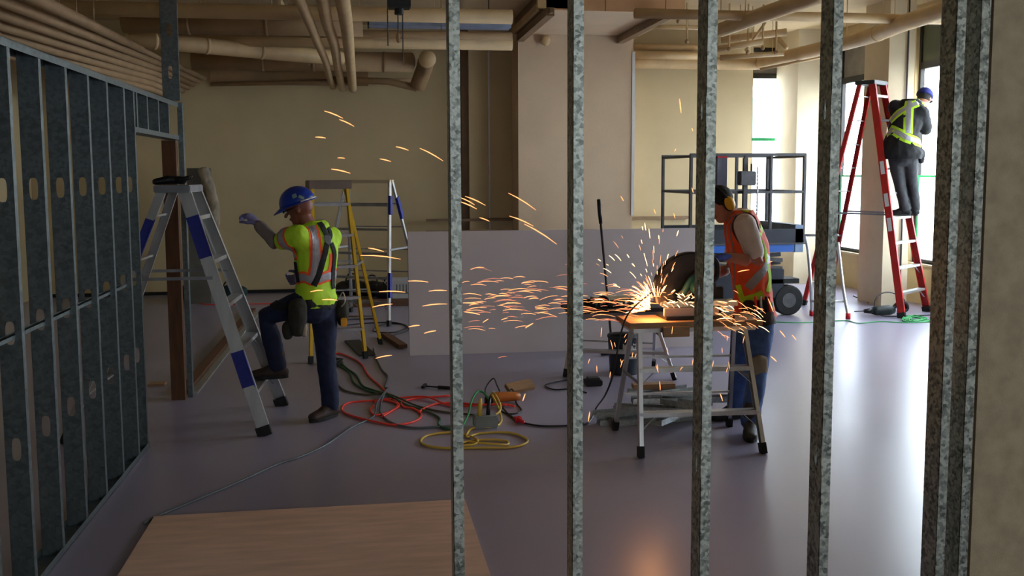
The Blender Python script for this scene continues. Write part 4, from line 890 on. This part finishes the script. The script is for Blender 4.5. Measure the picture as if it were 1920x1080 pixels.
# ================================================================== people
UP = Vector((0, 0, 1))
def hand(wr, d, n, th, sc=1.0, curl=.6, spread=1.0):
    """wr wrist, d pointing direction, n palm normal (fingers curl towards it), th thumb side"""
    d = Vector(d).normalized(); n = Vector(n); n = (n-d*n.dot(d)).normalized(); s_ = d.cross(n); s_ = s_ if s_.dot(Vector(th)) > 0 else -s_
    b = B(); wr = Vector(wr)
    b.limb([wr-d*.02, wr+d*.02, wr+d*.055*sc, wr+d*.09*sc], [(.030*sc, .022*sc), (.034*sc, .021*sc), (.042*sc, .019*sc), (.040*sc, .016*sc)], s_)
    for k, L in enumerate((.072, .080, .075, .060)):
        o = wr+d*.085*sc+s_*(.030-.020*k)*sc; ang = curl*.5; dr = (d+s_*(.12-.08*k)*spread).normalized(); pts = [o-dr*.02]; p = o
        for seg_, l in enumerate((.42, .33, .25)):
            c_, s2 = math.cos(ang), math.sin(ang); p = p+(dr*c_+n*s2)*L*l*sc; pts.append(p); ang += curl
        b.limb(pts, [.0105*sc, .0105*sc, .0095*sc, .008*sc], s_, 8)
    o = wr+d*.025*sc+s_*.028*sc; b.limb([o, o+(s_*.8+d*.5+n*.3).normalized()*.035*sc, o+(s_*.5+d*.8+n*.5).normalized()*.065*sc, o+(s_*.25+d*.9+n*.7).normalized()*.09*sc], [.015*sc, .013*sc, .011*sc, .009*sc], n, 8)
    return b
def boot(ank, toe_dir, L, parent, m, sole=RUB, pitch=0):
    f = Vector(toe_dir).normalized(); sd = f.cross(UP).normalized(); u = sd.cross(f); h = Vector(ank)
    heel = h-u*.075-f*.045
    b = B().limb([h+UP*.09, h+UP*.03, h-u*.02], [(.052, .055), (.05, .055), (.05, .06)], sd)
    b.limb([heel+u*.03, heel+f*.08+u*.035, heel+f*(L*.55)+u*.03, heel+f*(L*.82)+u*.022], [(.042, .035), (.042, .045), (.050, .038), (.043, .028)], sd)
    b.limb([h-u*.01, heel+f*(L*.5)+u*.045], [(.045, .05), (.04, .03)], sd)
    o, bvh = rbuild(b, 'boot', m, parent, .008, 3)
    s_ = B(); n = 14; out = []
    for k in range(n):
        a = 2*PI*k/n; e_ = heel+f*(L*.42)+f*math.cos(a)*L*.52+sd*math.sin(a)*(.05 if math.cos(a) > -.2 else .042); out.append(e_)
    s_.add([e_-u*.012 for e_ in out]+[e_+u*.014 for e_ in out], [tuple(range(n)), tuple(range(n, 2*n))]+[(i, (i+1) % n, n+(i+1) % n, n+i) for i in range(n)])
    s_.build('sole', sole, o)
    return o
def person(label, base, J, f, spec):
    """J: joint positions in room coordinates"""
    t = T('person', label, 'person', base); f = Vector(f).normalized(); rt = Vector((f.y, -f.x, 0))
    J = {k: Vector(v) for k, v in J.items()}; sh = (J['shR']-J['shL']).normalized(); hp = (J['hipR']-J['hipL']).normalized()
    k = spec.get('k', 1.0)
    def torso(b, g):
        nb = J['neck']; pel = (J['hipL']+J['hipR'])/2; ch, wa = J['chest'], J['waist']
        b.limb([pel-UP*.05, pel+UP*.03], [((.150+g)*k, (.105+g)*k), ((.165+g)*k, (.12+g)*k)], hp)
        b.limb([pel+UP*.0, wa, ch, (J['shL']+J['shR'])/2*.6+nb*.4], [((.160+g)*k, (.115+g)*k), ((.145+g)*k, (.110+g)*k), ((.172+g)*k, (.125+g)*k), ((.13+g)*k, (.095+g)*k)], sh)
        for s_ in ('L', 'R'): b.limb([ch.lerp(J['sh'+s_], .5), J['sh'+s_]], [(.09+g)*k, (.062+g)*k], f)
    def arm(b, s_, g, e_=1.0, r0=.056):
        a, m_, w_ = J['sh'+s_], J['el'+s_], J['wr'+s_]
        pts = [a, a.lerp(m_, .5), m_, m_.lerp(w_, .35), w_]; rr = [(r0+g)*k, (.048+g)*k, (.042+g)*k, (.043+g)*k, (.030+g)*k]
        if e_ < .5: pts = [a, a.lerp(m_, e_*2)]; rr = [(r0+g)*k, (.050+g)*k]
        elif e_ < 1: pts = pts[:3]+[m_.lerp(w_, (e_-.5)*2)]; rr = rr[:3]+[(.037+g)*k]
        b.limb(pts, rr, f)
    def leg(b, s_, g, ang=.0, lowg=.0):
        h, n_, a = J['hip'+s_], J['kn'+s_], J['an'+s_]
        b.limb([h, h.lerp(n_, .45), n_, n_.lerp(a, .35), a+(n_-a)*.02], [(.090+g)*k, (.082+g)*k, (.060+g)*k, (.058+g)*k, (.042+g+lowg)*k], hp)
    hd, hf, hu = J['head'], Vector(spec['hf']).normalized(), Vector(spec.get('hu', (0, 0, 1))).normalized()
    hs_ = hf.cross(hu).normalized(); hu = hs_.cross(hf)
    b = B(); torso(b, -.004)
    for s_ in 'LR': arm(b, s_, 0); leg(b, s_, -.004)
    b.limb([J['neck']-UP*.04, hd-hu*.06-hf*.01], [.062*k, .055*k], sh)
    b.ball(hd+hu*.02-hf*.012, (.076, .098, .10), (hs_, hf, hu)); b.limb([hd-hu*.03+hf*.015, hd-hu*.085+hf*.045], [(.06, .065), (.042, .036)], hs_)
    b.limb([hd+hf*.085-hu*.0, hd+hf*.112-hu*.025], [.011, .014], hs_, 8)
    b.limb([hd+hf*.080+hu*.022-hs_*.03, hd+hf*.080+hu*.022+hs_*.03], [.014, .014], hu, 8)
    b.limb([hd+hf*.080-hu*.055-hs_*.015, hd+hf*.080-hu*.055+hs_*.015], [.011, .011], hu, 8)
    for s_ in (-1, 1): b.limb([hd+hs_*s_*.077-hf*.01+hu*.012, hd+hs_*s_*.08-hf*.015-hu*.025], [(.010, .020), (.008, .014)], hs_, 10)
    for s_ in 'LR':
        if not spec.get('glove'+s_): 
            hb_ = hand(J['wr'+s_], J['hd'+s_]-J['wr'+s_], spec.get('pn'+s_, f), spec.get('th'+s_, UP), 1.0, spec.get('curl', .7)); b.add(hb_.v, hb_.f)
    body, bb = rbuild(b, 'body', spec['skin'], t, .0075, 3)
    for s_ in (-1, 1): B().ball(hd+hf*.090+hu*.008+hs_*s_*.03, .011, seg=8, rings=6).build('eye', WHITEP, body, smooth=True)
    for s_ in 'LR':
        if spec.get('glove'+s_): rbuild(hand(J['wr'+s_], J['hd'+s_]-J['wr'+s_], spec.get('pn'+s_, f), spec.get('th'+s_, UP), 1.08, spec.get('curl', .7)), 'glove', spec['glove'+s_], t, .0055, 2)
    # trousers
    b = B(); pel = (J['hipL']+J['hipR'])/2
    b.limb([pel-UP*.05, pel+UP*.07], [(.162*k, .118*k), (.152*k, .112*k)], hp)
    for s_ in 'LR': leg(b, s_, .010, lowg=.014)
    tro, tb = rbuild(b, 'trousers', spec['trousers'], t, .010, 3, .006)
    # hair or hat
    if spec.get('hair'):
        rbuild(B().ball(hd+hu*.035-hf*.022, (.084, .100, .098), (hs_, hf, hu)), 'hair', spec['hair'], t, .008, 2, .003, cut=[(hd+hf*.03, (hf-hu*.55)), (hd-hu*.06, -hu)])
    # boots
    for s_ in 'LR': boot(J['an'+s_], spec['toe'+s_], .27, t, spec['boot'])
    return t, J, f, rt, hd, hf, hs_, hu, torso, arm, leg, tb, bb
# ---- worker 1, blue helmet, stepping on the ladder
fw = Vector((-.76, .65, 0))
st_z = .30
J = dict(hipL=V(577, 566, 6.93), hipR=V(606, 566, 7.06), shL=V(558, 441, 6.86), shR=V(622, 444, 7.14), neck=V(588, 425, 7.0), chest=V(593, 470, 7.02), waist=V(592, 530, 7.02), head=V(560, 391, 6.98),
         elL=V(517, 456, 7.0), wrL=V(483, 420, 7.13), hdL=V(464, 402, 7.17), elR=V(600, 500, 7.36), wrR=V(568, 520, 7.48), hdR=V(548, 525, 7.5),
         knL=V(500, 594, 7.06), anL=V(521, 677, 7.04), knR=V(611, 664, 7.03), anR=V(620, 762, 7.04))
J['anL'].z = st_z+.095; J['anR'].z = .09
w1 = person('worker in blue helmet and lime hi-vis shirt stepping onto the silver ladder', G(620, 785)*1, J, fw,
            dict(skin=SKIND, trousers=NAVY, boot=BOOT, gloveL=GLOVE, gloveR=GLOVE, hf=(-.88, .25, -.30), hu=(-.25, 0, 1), toeL=(-1, .12, -.02), toeR=(-.55, -.55, 0), pnL=(-.2, .3, -1), thL=(0, -1, 0), curl=.85, k=1.0))
t, J, f, rt, hd, hf, hs_, hu, torso, arm, leg, tb, bb = w1
b = B(); arm(b, 'L', .010, .93); arm(b, 'R', .010, .93); rbuild(b, 'grey_sleeves', GREYS, t, .008, 3, .005)
b = B(); torso(b, .014); arm(b, 'L', .022, .32, .058); arm(b, 'R', .022, .32, .058)
pel = (J['hipL']+J['hipR'])/2
shirt, sb = rbuild(b, 'hi_vis_shirt', LIME, t, .009, 4, .006, cut=[(pel+UP*(-.03), -UP), (J['neck']+UP*.045, UP)])
def belt(bvh, c, zoff, r, w_, m, name, off=.004, tilt=0, a0=0, a1=360, n=18):
    pts = [c+Vector((math.cos(math.radians(a))*r, math.sin(math.radians(a))*r, zoff+tilt*math.cos(math.radians(a)))) for a in [a0+(a1-a0)*i/n for i in range(n+1)]]
    return ribbon(bvh, pts, w_, off, name, m, t, k=3)
wa = J['waist']
belt(sb, wa, .035, .3, .085, ORG, 'orange_band', .003); belt(sb, wa, .035, .3, .052, REFL, 'reflective_band', .006)
def vest_line(px_pts, w_, m, nm, off): return ribbon(sb, [V(x, y, 6.6) if True else None for x, y in px_pts], w_, off, nm, m, t, k=5)
vl = [(585, 418), (592, 450), (594, 485), (590, 516)]
def onto(bvh, px_pts, Y0=6.0):
    o_ = Vector((0, 0, CH)); hits = [bvh.ray_cast(o_, ray(x, y).normalized())[0] for x, y in px_pts]
    ok = [h.y for h in hits if h is not None]; ym = sum(ok)/len(ok) if ok else Y0+.9
    return [h if h is not None else bvh.find_nearest(V(x, y, ym))[0] for h, (x, y) in zip(hits, px_pts)]
def stripe(bvh, pts, w_, m, nm, off, parent=None, k=5): return ribbon(bvh, onto(bvh, pts), w_, off, nm, m, parent or t, k=k)
stripe(sb, [(583, 424), (591, 450), (593, 485), (589, 518)], .095, ORG, 'orange_band', .003)
stripe(sb, [(583, 424), (591, 450), (593, 485), (589, 518)], .056, REFL, 'reflective_band', .006)
stripe(sb, [(641, 476), (642, 500), (638, 525)], .055, ORG, 'orange_band', .003)
arm_c = J['shL'].lerp(J['elL'], .42); ad = (J['elL']-J['shL']).normalized(); e1 = ad.orthogonal().normalized(); e2 = ad.cross(e1)
ring = [arm_c+(e1*math.cos(a)+e2*math.sin(a))*.12 for a in [2*PI*i/14 for i in range(15)]]
ribbon(sb, ring, .080, .003, 'orange_band', ORG, t, k=2); ribbon(sb, ring, .048, .006, 'reflective_band', REFL, t, k=2)
# harness
for pts in ([(598, 418), (607, 432), (614, 446), (612, 455)], [(624, 425), (619, 438), (614, 450)], [(612, 456), (606, 485), (597, 515), (588, 536)], [(620, 456), (626, 485), (630, 515), (634, 540)], [(541, 494), (548, 512), (553, 530)]):
    stripe(sb, pts, .042, BLKC, 'harness_strap', .010)
pp = onto(sb, [(614, 448)])[0]; B().box(pp.x-.025, pp.x+.025, pp.y-.03, pp.y-.008, pp.z-.04, pp.z+.03).build('harness_ring', ALUD, t, bevel=.008)
# helmet
hh = B(); A = (hs_, hf, hu); hc = hd+hu*.045-hf*.005
hh.ball(hc, (.108, .130, .115), A, 24, 12, zmin=-.05)
helm = hh.build('helmet', HATB, t, smooth=True)
br = B(); n = 24; ring_o = []; ring_i = []
for k_ in range(n):
    a = 2*PI*k_/n; cx, sy = math.cos(a), math.sin(a); ex = 1.12+(.38*max(0, sy)**2)
    ring_o.append(hc-hu*.012+hs_*cx*.108*min(ex, 1.2)+hf*sy*.130*ex-hu*(.02*max(0, sy)**2)); ring_i.append(hc+hs_*cx*.104+hf*sy*.126)
br.add([p for p in ring_o]+[p for p in ring_i]+[p-hu*.005 for p in ring_o]+[p-hu*.005 for p in ring_i], [(i, (i+1) % n, n+(i+1) % n, n+i) for i in range(n)]+[(2*n+i, 3*n+i, 3*n+(i+1) % n, 2*n+(i+1) % n) for i in range(n)]+[(i, 2*n+i, 2*n+(i+1) % n, (i+1) % n) for i in range(n)])
br.build('brim', HATB, helm, smooth=True)
rd = B(); rd.tube([hc+hs_*math.cos(a)*.111+hf*math.sin(a)*.133-hu*.006 for a in [PI*1.15+PI*.7*i/10 for i in range(11)]], .008, 8); rd.build('headband', WHITEP, helm, smooth=True)
hv = BVHTree.FromPolygons(hh.v, hh.f)
for (a, c_, w_) in (((548, 369), (556, 366), .03), ((560, 368), (570, 372), .02), ((580, 372), (584, 378), .025)): stripe(hv, [a, ((a[0]+c_[0])/2, (a[1]+c_[1])/2), c_], w_, STK, 'sticker', .003, helm, k=3)
gls = B(); gls.tube([hd+hf*.10+hs_*s_*.035+hu*.01 for s_ in (-1, 0, 1)], (.010), 8); gls.tube([hd+hf*.095-hs_*.04+hu*.01, hd-hs_*.082-hf*.01+hu*.015], .004, 6); gls.tube([hd+hf*.095+hs_*.04+hu*.01, hd+hs_*.082-hf*.01+hu*.015], .004, 6); gls.build('safety_glasses', BLACK, t)
# belt and pouches
belt(tb, pel+UP*.0, .0, .3, .055, BLKC, 'tool_belt', .010)
def pouch(bp, w_, h_, d_, m, nm, px, side, voxel=.009):
    bp = Vector(bp); return rbuild(B().limb([bp, bp-UP*h_*.5, bp-UP*h_], [(w_*.48, d_*.5), (w_*.5, d_*.55), (w_*.38, d_*.4)], side), nm, m, t, voxel, 3, .006)[0]
pouch(V(557, 572, 6.80), .14, .19, .10, POUCH, 'tool_pouch', 0, (1, .3, 0)); pouch(V(540, 610, 6.82), .09, .08, .07, POUCH, 'glove_pouch', 0, (1, .3, 0)); pouch(V(570, 610, 6.80), .05, .07, .04, TARP, 'hanging_glove', 0, (1, .3, 0))
pouch(V(641, 572, 7.05), .10, .12, .09, POUCH, 'tool_pouch', 0, (1, .3, 0))
q = V(645, 604, 6.97); B().box(q.x-.022, q.x+.022, q.y-.03, q.y+.02, q.z-.03, q.z+.03).build('tape_measure', MUFF, t, bevel=.006)
B().tube(spline([V(636, 560, 6.93), V(643, 548, 6.93), V(647, 565, 6.93), V(640, 575, 6.93)], 4), .005, 6).build('belt_clip', ALU, t)
# ---- worker 2, at the chop saw
fw = Vector((-.93, -.36, 0))
J = dict(hipL=V(1424, 598, 6.28), hipR=V(1408, 598, 6.46), shL=V(1396, 420, 6.22), shR=V(1386, 420, 6.52), neck=V(1384, 402, 6.36), chest=V(1401, 465, 6.38), waist=V(1410, 535, 6.38), head=V(1350, 384, 6.34),
         elL=V(1420, 492, 6.10), wrL=V(1362, 481, 6.05), hdL=V(1338, 484, 6.02), elR=V(1372, 500, 6.62), wrR=V(1330, 520, 6.40), hdR=V(1312, 515, 6.30),
         knL=V(1421, 690, 6.22), anL=V(1406, 793, 6.08), knR=V(1388, 690, 6.52), anR=V(1380, 770, 6.52))
J['anL'].z = .09; J['anR'].z = .09
w2 = person('worker in orange vest and yellow ear muffs bending over the chop saw', G(1400, 812), J, fw,
            dict(skin=SKIN, trousers=DENIM, boot=BOOTG, gloveL=GLOVEB, gloveR=GLOVEB, hf=(-.80, -.25, -.55), hu=(-.5, -.1, .85), toeL=(-.35, -.9, 0), toeR=(-.95, -.2, 0), pnL=(0, 0, -1), thL=(0, 1, 0), pnR=(0, 0, -1), thR=(0, -1, 0), curl=.75, hair=HAIR))
t, J, f, rt, hd, hf, hs_, hu, torso, arm, leg, tb, bb = w2
b = B(); torso(b, .006); arm(b, 'L', .018, .38, .058); arm(b, 'R', .018, .38, .058)
pel = (J['hipL']+J['hipR'])/2
rbuild(b, 'white_tee_shirt', WHITS, t, .009, 4, .006, cut=[(pel-UP*.02, -UP), (J['neck']+UP*.04, UP)])
b = B(); torso(b, .024)
# vest: torso volume minus shoulders ends; armholes cut by planes beyond each shoulder
shd = (J['shR']-J['shL']).normalized()
vest, vb = rbuild(b, 'orange_vest', ORGV, t, .009, 4, .006, cut=[(pel+UP*.03, -UP), (J['neck']+UP*.03, UP), (J['shL']+shd*.004, -shd), (J['shR']-shd*.004, shd)])
for pts, w_, m, nm in (([(1392, 404), (1410, 412), (1425, 440), (1436, 480), (1443, 520), (1440, 548)], .045, LIME, 'lime_edge'),
                       ([(1352, 470), (1356, 510), (1360, 550)], .06, LIME, 'lime_panel'),
                       ([(1345, 548), (1370, 560), (1400, 562), (1430, 550)], .05, LIME, 'lime_panel'),
                       ([(1382, 402), (1376, 430), (1373, 470), (1374, 515), (1376, 550)], .05, REFL, 'reflective_band'),
                       ([(1440, 478), (1436, 500), (1420, 520), (1402, 540)], .06, REFL, 'reflective_band')):
    stripe(vb, pts, w_, m, nm, .004)
stripe(vb, [(1382, 402), (1376, 430), (1373, 470), (1374, 515), (1376, 550)], .022, ORG, 'orange_stripe', .007)
# ear muffs and cap band
B().ball(hd+hs_*-.092+hu*.0-hf*.015, (.022, .040, .052), (hs_, hf, hu)).build('ear_cup', MUFF, t, smooth=True); B().ball(hd+hs_*.092-hf*.015, (.022, .040, .052), (hs_, hf, hu)).build('ear_cup', MUFF, t, smooth=True)
B().ball(hd+hs_*-.082-hf*.015, (.018, .046, .058), (hs_, hf, hu)).build('ear_cushion', BLACK, t, smooth=True)
B().tube([hd-hf*.015+hs_*math.cos(a)*.100+hu*math.sin(a)*.140 for a in [PI*i/14 for i in range(15)]], .008, 8).build('headband', BLACK, t, smooth=True)
belt(tb, pel+UP*.045, .0, .3, .06, POUCHB, 'tool_belt', .010)
pouch(V(1432, 572, 6.22), .15, .16, .10, POUCHB, 'tool_pouch', 0, (1, .2, 0)); pouch(V(1404, 572, 6.18), .10, .13, .08, POUCHB, 'tool_pouch', 0, (1, .2, 0))
for i, (px, c_) in enumerate(((1418, CORDO), (1428, ALU), (1438, BLACK), (1444, CORDO))): B().cyl(V(px, 585, 6.16), V(px-2, 556, 6.16), .010, 8).build('tool_handle', c_, t, smooth=True)
kp = J['knL']; pouch(kp+Vector((-.01, -.055, .08)), .13, .16, .05, TARP, 'knee_pad', 0, (1, .2, 0))
# ---- worker 3, on the red ladder
fw = Vector((.45, .89, 0)); zst = .305*4
sf = [RED_AT(0, zst), RED_AT(1, zst)]; mid = (sf[0]+sf[1])/2; Yc = mid.y
J = dict(hipL=V(1679, 290, Yc-.02), hipR=V(1705, 288, Yc-.10), shL=V(1679, 200, Yc+.10), shR=V(1728, 212, Yc-.12), neck=V(1716, 192, Yc+.0), chest=V(1699, 228, Yc-.02), waist=V(1690, 262, Yc-.04), head=V(1733, 186, Yc+.04),
         elL=V(1690, 235, Yc+.34), wrL=V(1722, 225, Yc+.48), hdL=V(1734, 218, Yc+.52), elR=V(1737, 246, Yc-.05), wrR=V(1742, 240, Yc+.18), hdR=V(1747, 232, Yc+.26),
         knL=V(1687, 347, Yc+.02), anL=V(1697, 398, Yc-.0), knR=V(1711, 345, Yc-.02), anR=V(1716, 398, Yc+.0))
J['anL'].z = zst+.092; J['anR'].z = zst+.092
w3 = person('worker in blue cap and black vest with lime straps, standing on red ladder', (mid.x, mid.y, zst), J, fw,
            dict(skin=SKIN, trousers=CHAR, boot=BLKC, hf=(.72, .60, -.38), hu=(.25, .1, 1), toeL=(-.75, .60, 0), toeR=(.2, .95, 0), curl=.6, hair=HAIR, k=.98))
t, J, f, rt, hd, hf, hs_, hu, torso, arm, leg, tb, bb = w3
b = B(); torso(b, .034); arm(b, 'L', .030, .44, .066); arm(b, 'R', .030, .44, .066); pel = (J['hipL']+J['hipR'])/2
b.limb([J['waist']-Vector((.0, 0, 0)), pel-UP*.02], [(.21, .17), (.255, .20)], (J['shR']-J['shL']))
shirt, sb = rbuild(b, 'black_work_shirt', BLKC, t, .010, 4, .008, cut=[(pel-UP*.06, -UP), (J['neck']+UP*.04, UP)])
for pts, w_, off, m, nm in (([(1650, 238), (1670, 244), (1700, 258), (1731, 276)], .13, .004, LIME, 'lime_band'), ([(1650, 238), (1670, 244), (1700, 258), (1731, 276)], .06, .007, REFL, 'reflective_band'),
                            ([(1704, 178), (1704, 205), (1703, 250)], .115, .004, LIME, 'lime_band'), ([(1704, 178), (1704, 205), (1703, 250)], .055, .007, REFL, 'reflective_band'),
                            ([(1670, 228), (1685, 212), (1705, 200), (1735, 192)], .10, .005, LIME, 'lime_band'), ([(1670, 228), (1685, 212), (1705, 200), (1735, 192)], .048, .008, REFL, 'reflective_band')):
    stripe(sb, pts, w_, m, nm, off)
cp = B().ball(hd+hu*.036-hf*.012, (.100, .120, .112), (hs_, hf, hu), 20, 10, zmin=0.0)
cap_ = cp.build('cap', mat('blue cap cloth', (.13, .16, .50), .8), t, smooth=True)
br = B(); n = 10; br.add([hd+hu*.03+hs_*math.cos(a)*.07*s_+hf*(.09+math.sin(a)*.07*(s_ if s_ > .5 else 0))-hu*(.012*h_) for h_ in (0, 1) for s_ in (1,) for a in [PI*i/n for i in range(n+1)]], [tuple(range(n+1)), tuple(range(n+1, 2*n+2))]+[(i, i+1, n+2+i, n+1+i) for i in range(n)]); br.build('peak', BLKC, cap_)
belt(tb, pel+UP*.03, .0, .3, .05, BLKC, 'tool_belt', .012)
pouch(V(1728, 285, Yc-.12), .10, .12, .08, BLKC, 'tool_pouch', 0, (1, .2, 0), .012)

# ================================================================== sparks
def streak(b, p0, p1, r, sag=.06):
    p0, p1 = Vector(p0), Vector(p1); L = (p1-p0).length; n = UP*L*sag
    b.tube([p0, p0.lerp(p1, .33)+n, p0.lerp(p1, .66)+n, p1], [r*.4, r, r, r*.35], 5)
rg = random.Random(11)
SRC = (1222, 568)
bw, bo, bp_ = B(), B(), B()
for i in range(150):                                    # left going level spray
    x = 1215-350*rg.random()**.9; f_ = (1215-x)/355; y = 560+rg.gauss(0, 1)*(10+26*f_)+12*f_; L = rg.uniform(12, 42)
    Y = 5.93-rg.uniform(-.35, .5)*f_; tl_ = rg.gauss(-.03, .10); a = V(x, y, Y); c = V(x+L, y+L*tl_, Y)
    streak(rg.choice((bo, bo, bp_)), a, c, rg.uniform(.0010, .0022))
for i in range(120):                                    # upward fan from the cut
    a_ = math.radians(rg.uniform(60, 178)); d0 = 12+130*rg.random()**1.6; L = rg.uniform(5, 20)*(1 if d0 > 40 else 1.4); Y = 5.93+rg.uniform(-.12, .12)
    x, y = SRC[0]+math.cos(a_)*d0*.9+10, SRC[1]-math.sin(a_)*d0
    streak(bw if rg.random() < .5 else bo, V(x, y, Y), V(x+math.cos(a_)*L, y-math.sin(a_)*L, Y), rg.uniform(.0009, .0019))
for i in range(75):                                    # hot core
    a_ = math.radians(rg.uniform(100, 190)); d0 = 2+34*rg.random(); L = rg.uniform(7, 18); Y = 5.92+rg.uniform(-.05, .05)
    x, y = SRC[0]+math.cos(a_)*d0*.9, SRC[1]+12-math.sin(a_)*d0*1.0
    streak(bw, V(x, y, Y), V(x+math.cos(a_)*L, y-math.sin(a_)*L, Y), rg.uniform(.0016, .003))
for i in range(30):                                     # under and right of the blade
    x = rg.uniform(1236, 1300); y = rg.uniform(548, 572); L = rg.uniform(5, 13)
    streak(bw if rg.random() < .6 else bo, V(x, y, 5.85), V(x+L, y+rg.uniform(-8, 8), 5.85), rg.uniform(.0014, .0026))
for i in range(60):                                     # bouncing off the worker, right side
    x = 1340+85*rg.random()**1.5; y = 590+rg.gauss(0, 1)*16; L = rg.uniform(6, 24); t_ = rg.uniform(-.2, .9)
    streak(bo if rg.random() < .75 else bw, V(x, y, 5.8), V(x+L, y+L*t_, 5.8), rg.uniform(.0010, .002))
for i in range(26):
    x = rg.uniform(1100, 1400); y = rg.uniform(610, 700); streak(bo, V(x, y, 5.6), V(x+rg.uniform(-6, 6), y+rg.uniform(6, 18), 5.6), .0018)
tag(bw.build('white_sparks', SP_W), 'white hot shower of sparks bursting from the saw cut', 'sparks', kind='stuff')
tag(bo.build('orange_sparks', SP_O), 'dense spray of orange sparks flying left from the chop saw', 'sparks', kind='stuff')
tag(bp_.build('red_sparks', SP_P), 'faint reddish spark streaks woven through the orange spray', 'sparks', kind='stuff')
big = [(608, 208, 643, 222), (636, 224, 664, 237), (591, 257, 611, 259), (621, 317, 657, 325), (712, 298, 733, 303), (787, 278, 831, 302), (742, 275, 766, 282), (633, 296, 647, 297), (862, 370, 890, 384), (872, 368, 910, 385), (862, 378, 894, 392),
       (953, 362, 1005, 394), (955, 405, 1000, 424), (983, 420, 1044, 458), (899, 408, 918, 415), (676, 479, 751, 486), (690, 465, 720, 472), (582, 547, 606, 544), (604, 562, 633, 563), (711, 547, 760, 548), (698, 576, 736, 570), (704, 672, 735, 666), (795, 625, 818, 620), (766, 613, 787, 610),
       (765, 527, 803, 529), (804, 546, 838, 545), (792, 574, 838, 570), (868, 568, 898, 570), (871, 585, 900, 590), (905, 605, 916, 598), (985, 615, 1000, 606), (940, 600, 952, 596), (980, 752, 985, 738), (1274, 185, 1277, 212), (1265, 284, 1267, 279), (1297, 240, 1299, 246), (1164, 368, 1169, 377), (1226, 392, 1229, 401),
       (1263, 400, 1266, 410), (1297, 352, 1300, 362), (1440, 560, 1450, 585), (1462, 620, 1472, 632), (1485, 628, 1493, 638), (1445, 668, 1456, 678), (1420, 500, 1448, 490), (1383, 510, 1405, 506), (1342, 875, 1344, 878), (1237, 715, 1238, 732), (1350, 738, 1355, 752), (1103, 790, 1106, 772)]
Lg = 'lone glowing orange spark streak flying clear of the main spray'
for i, (x0, y0, x1, y1) in enumerate(big):
    Y = 5.7+.7*((i*37) % 10)/10
    b = B(); streak(b, V(x0, y0, Y), V(x1, y1, Y), .0034 if abs(x1-x0)+abs(y1-y0) > 18 else .0026, .03)
    tag(b.build('spark', SP_O), Lg, 'spark', 'stray sparks')
bpy.data.scenes.remove(TMP)
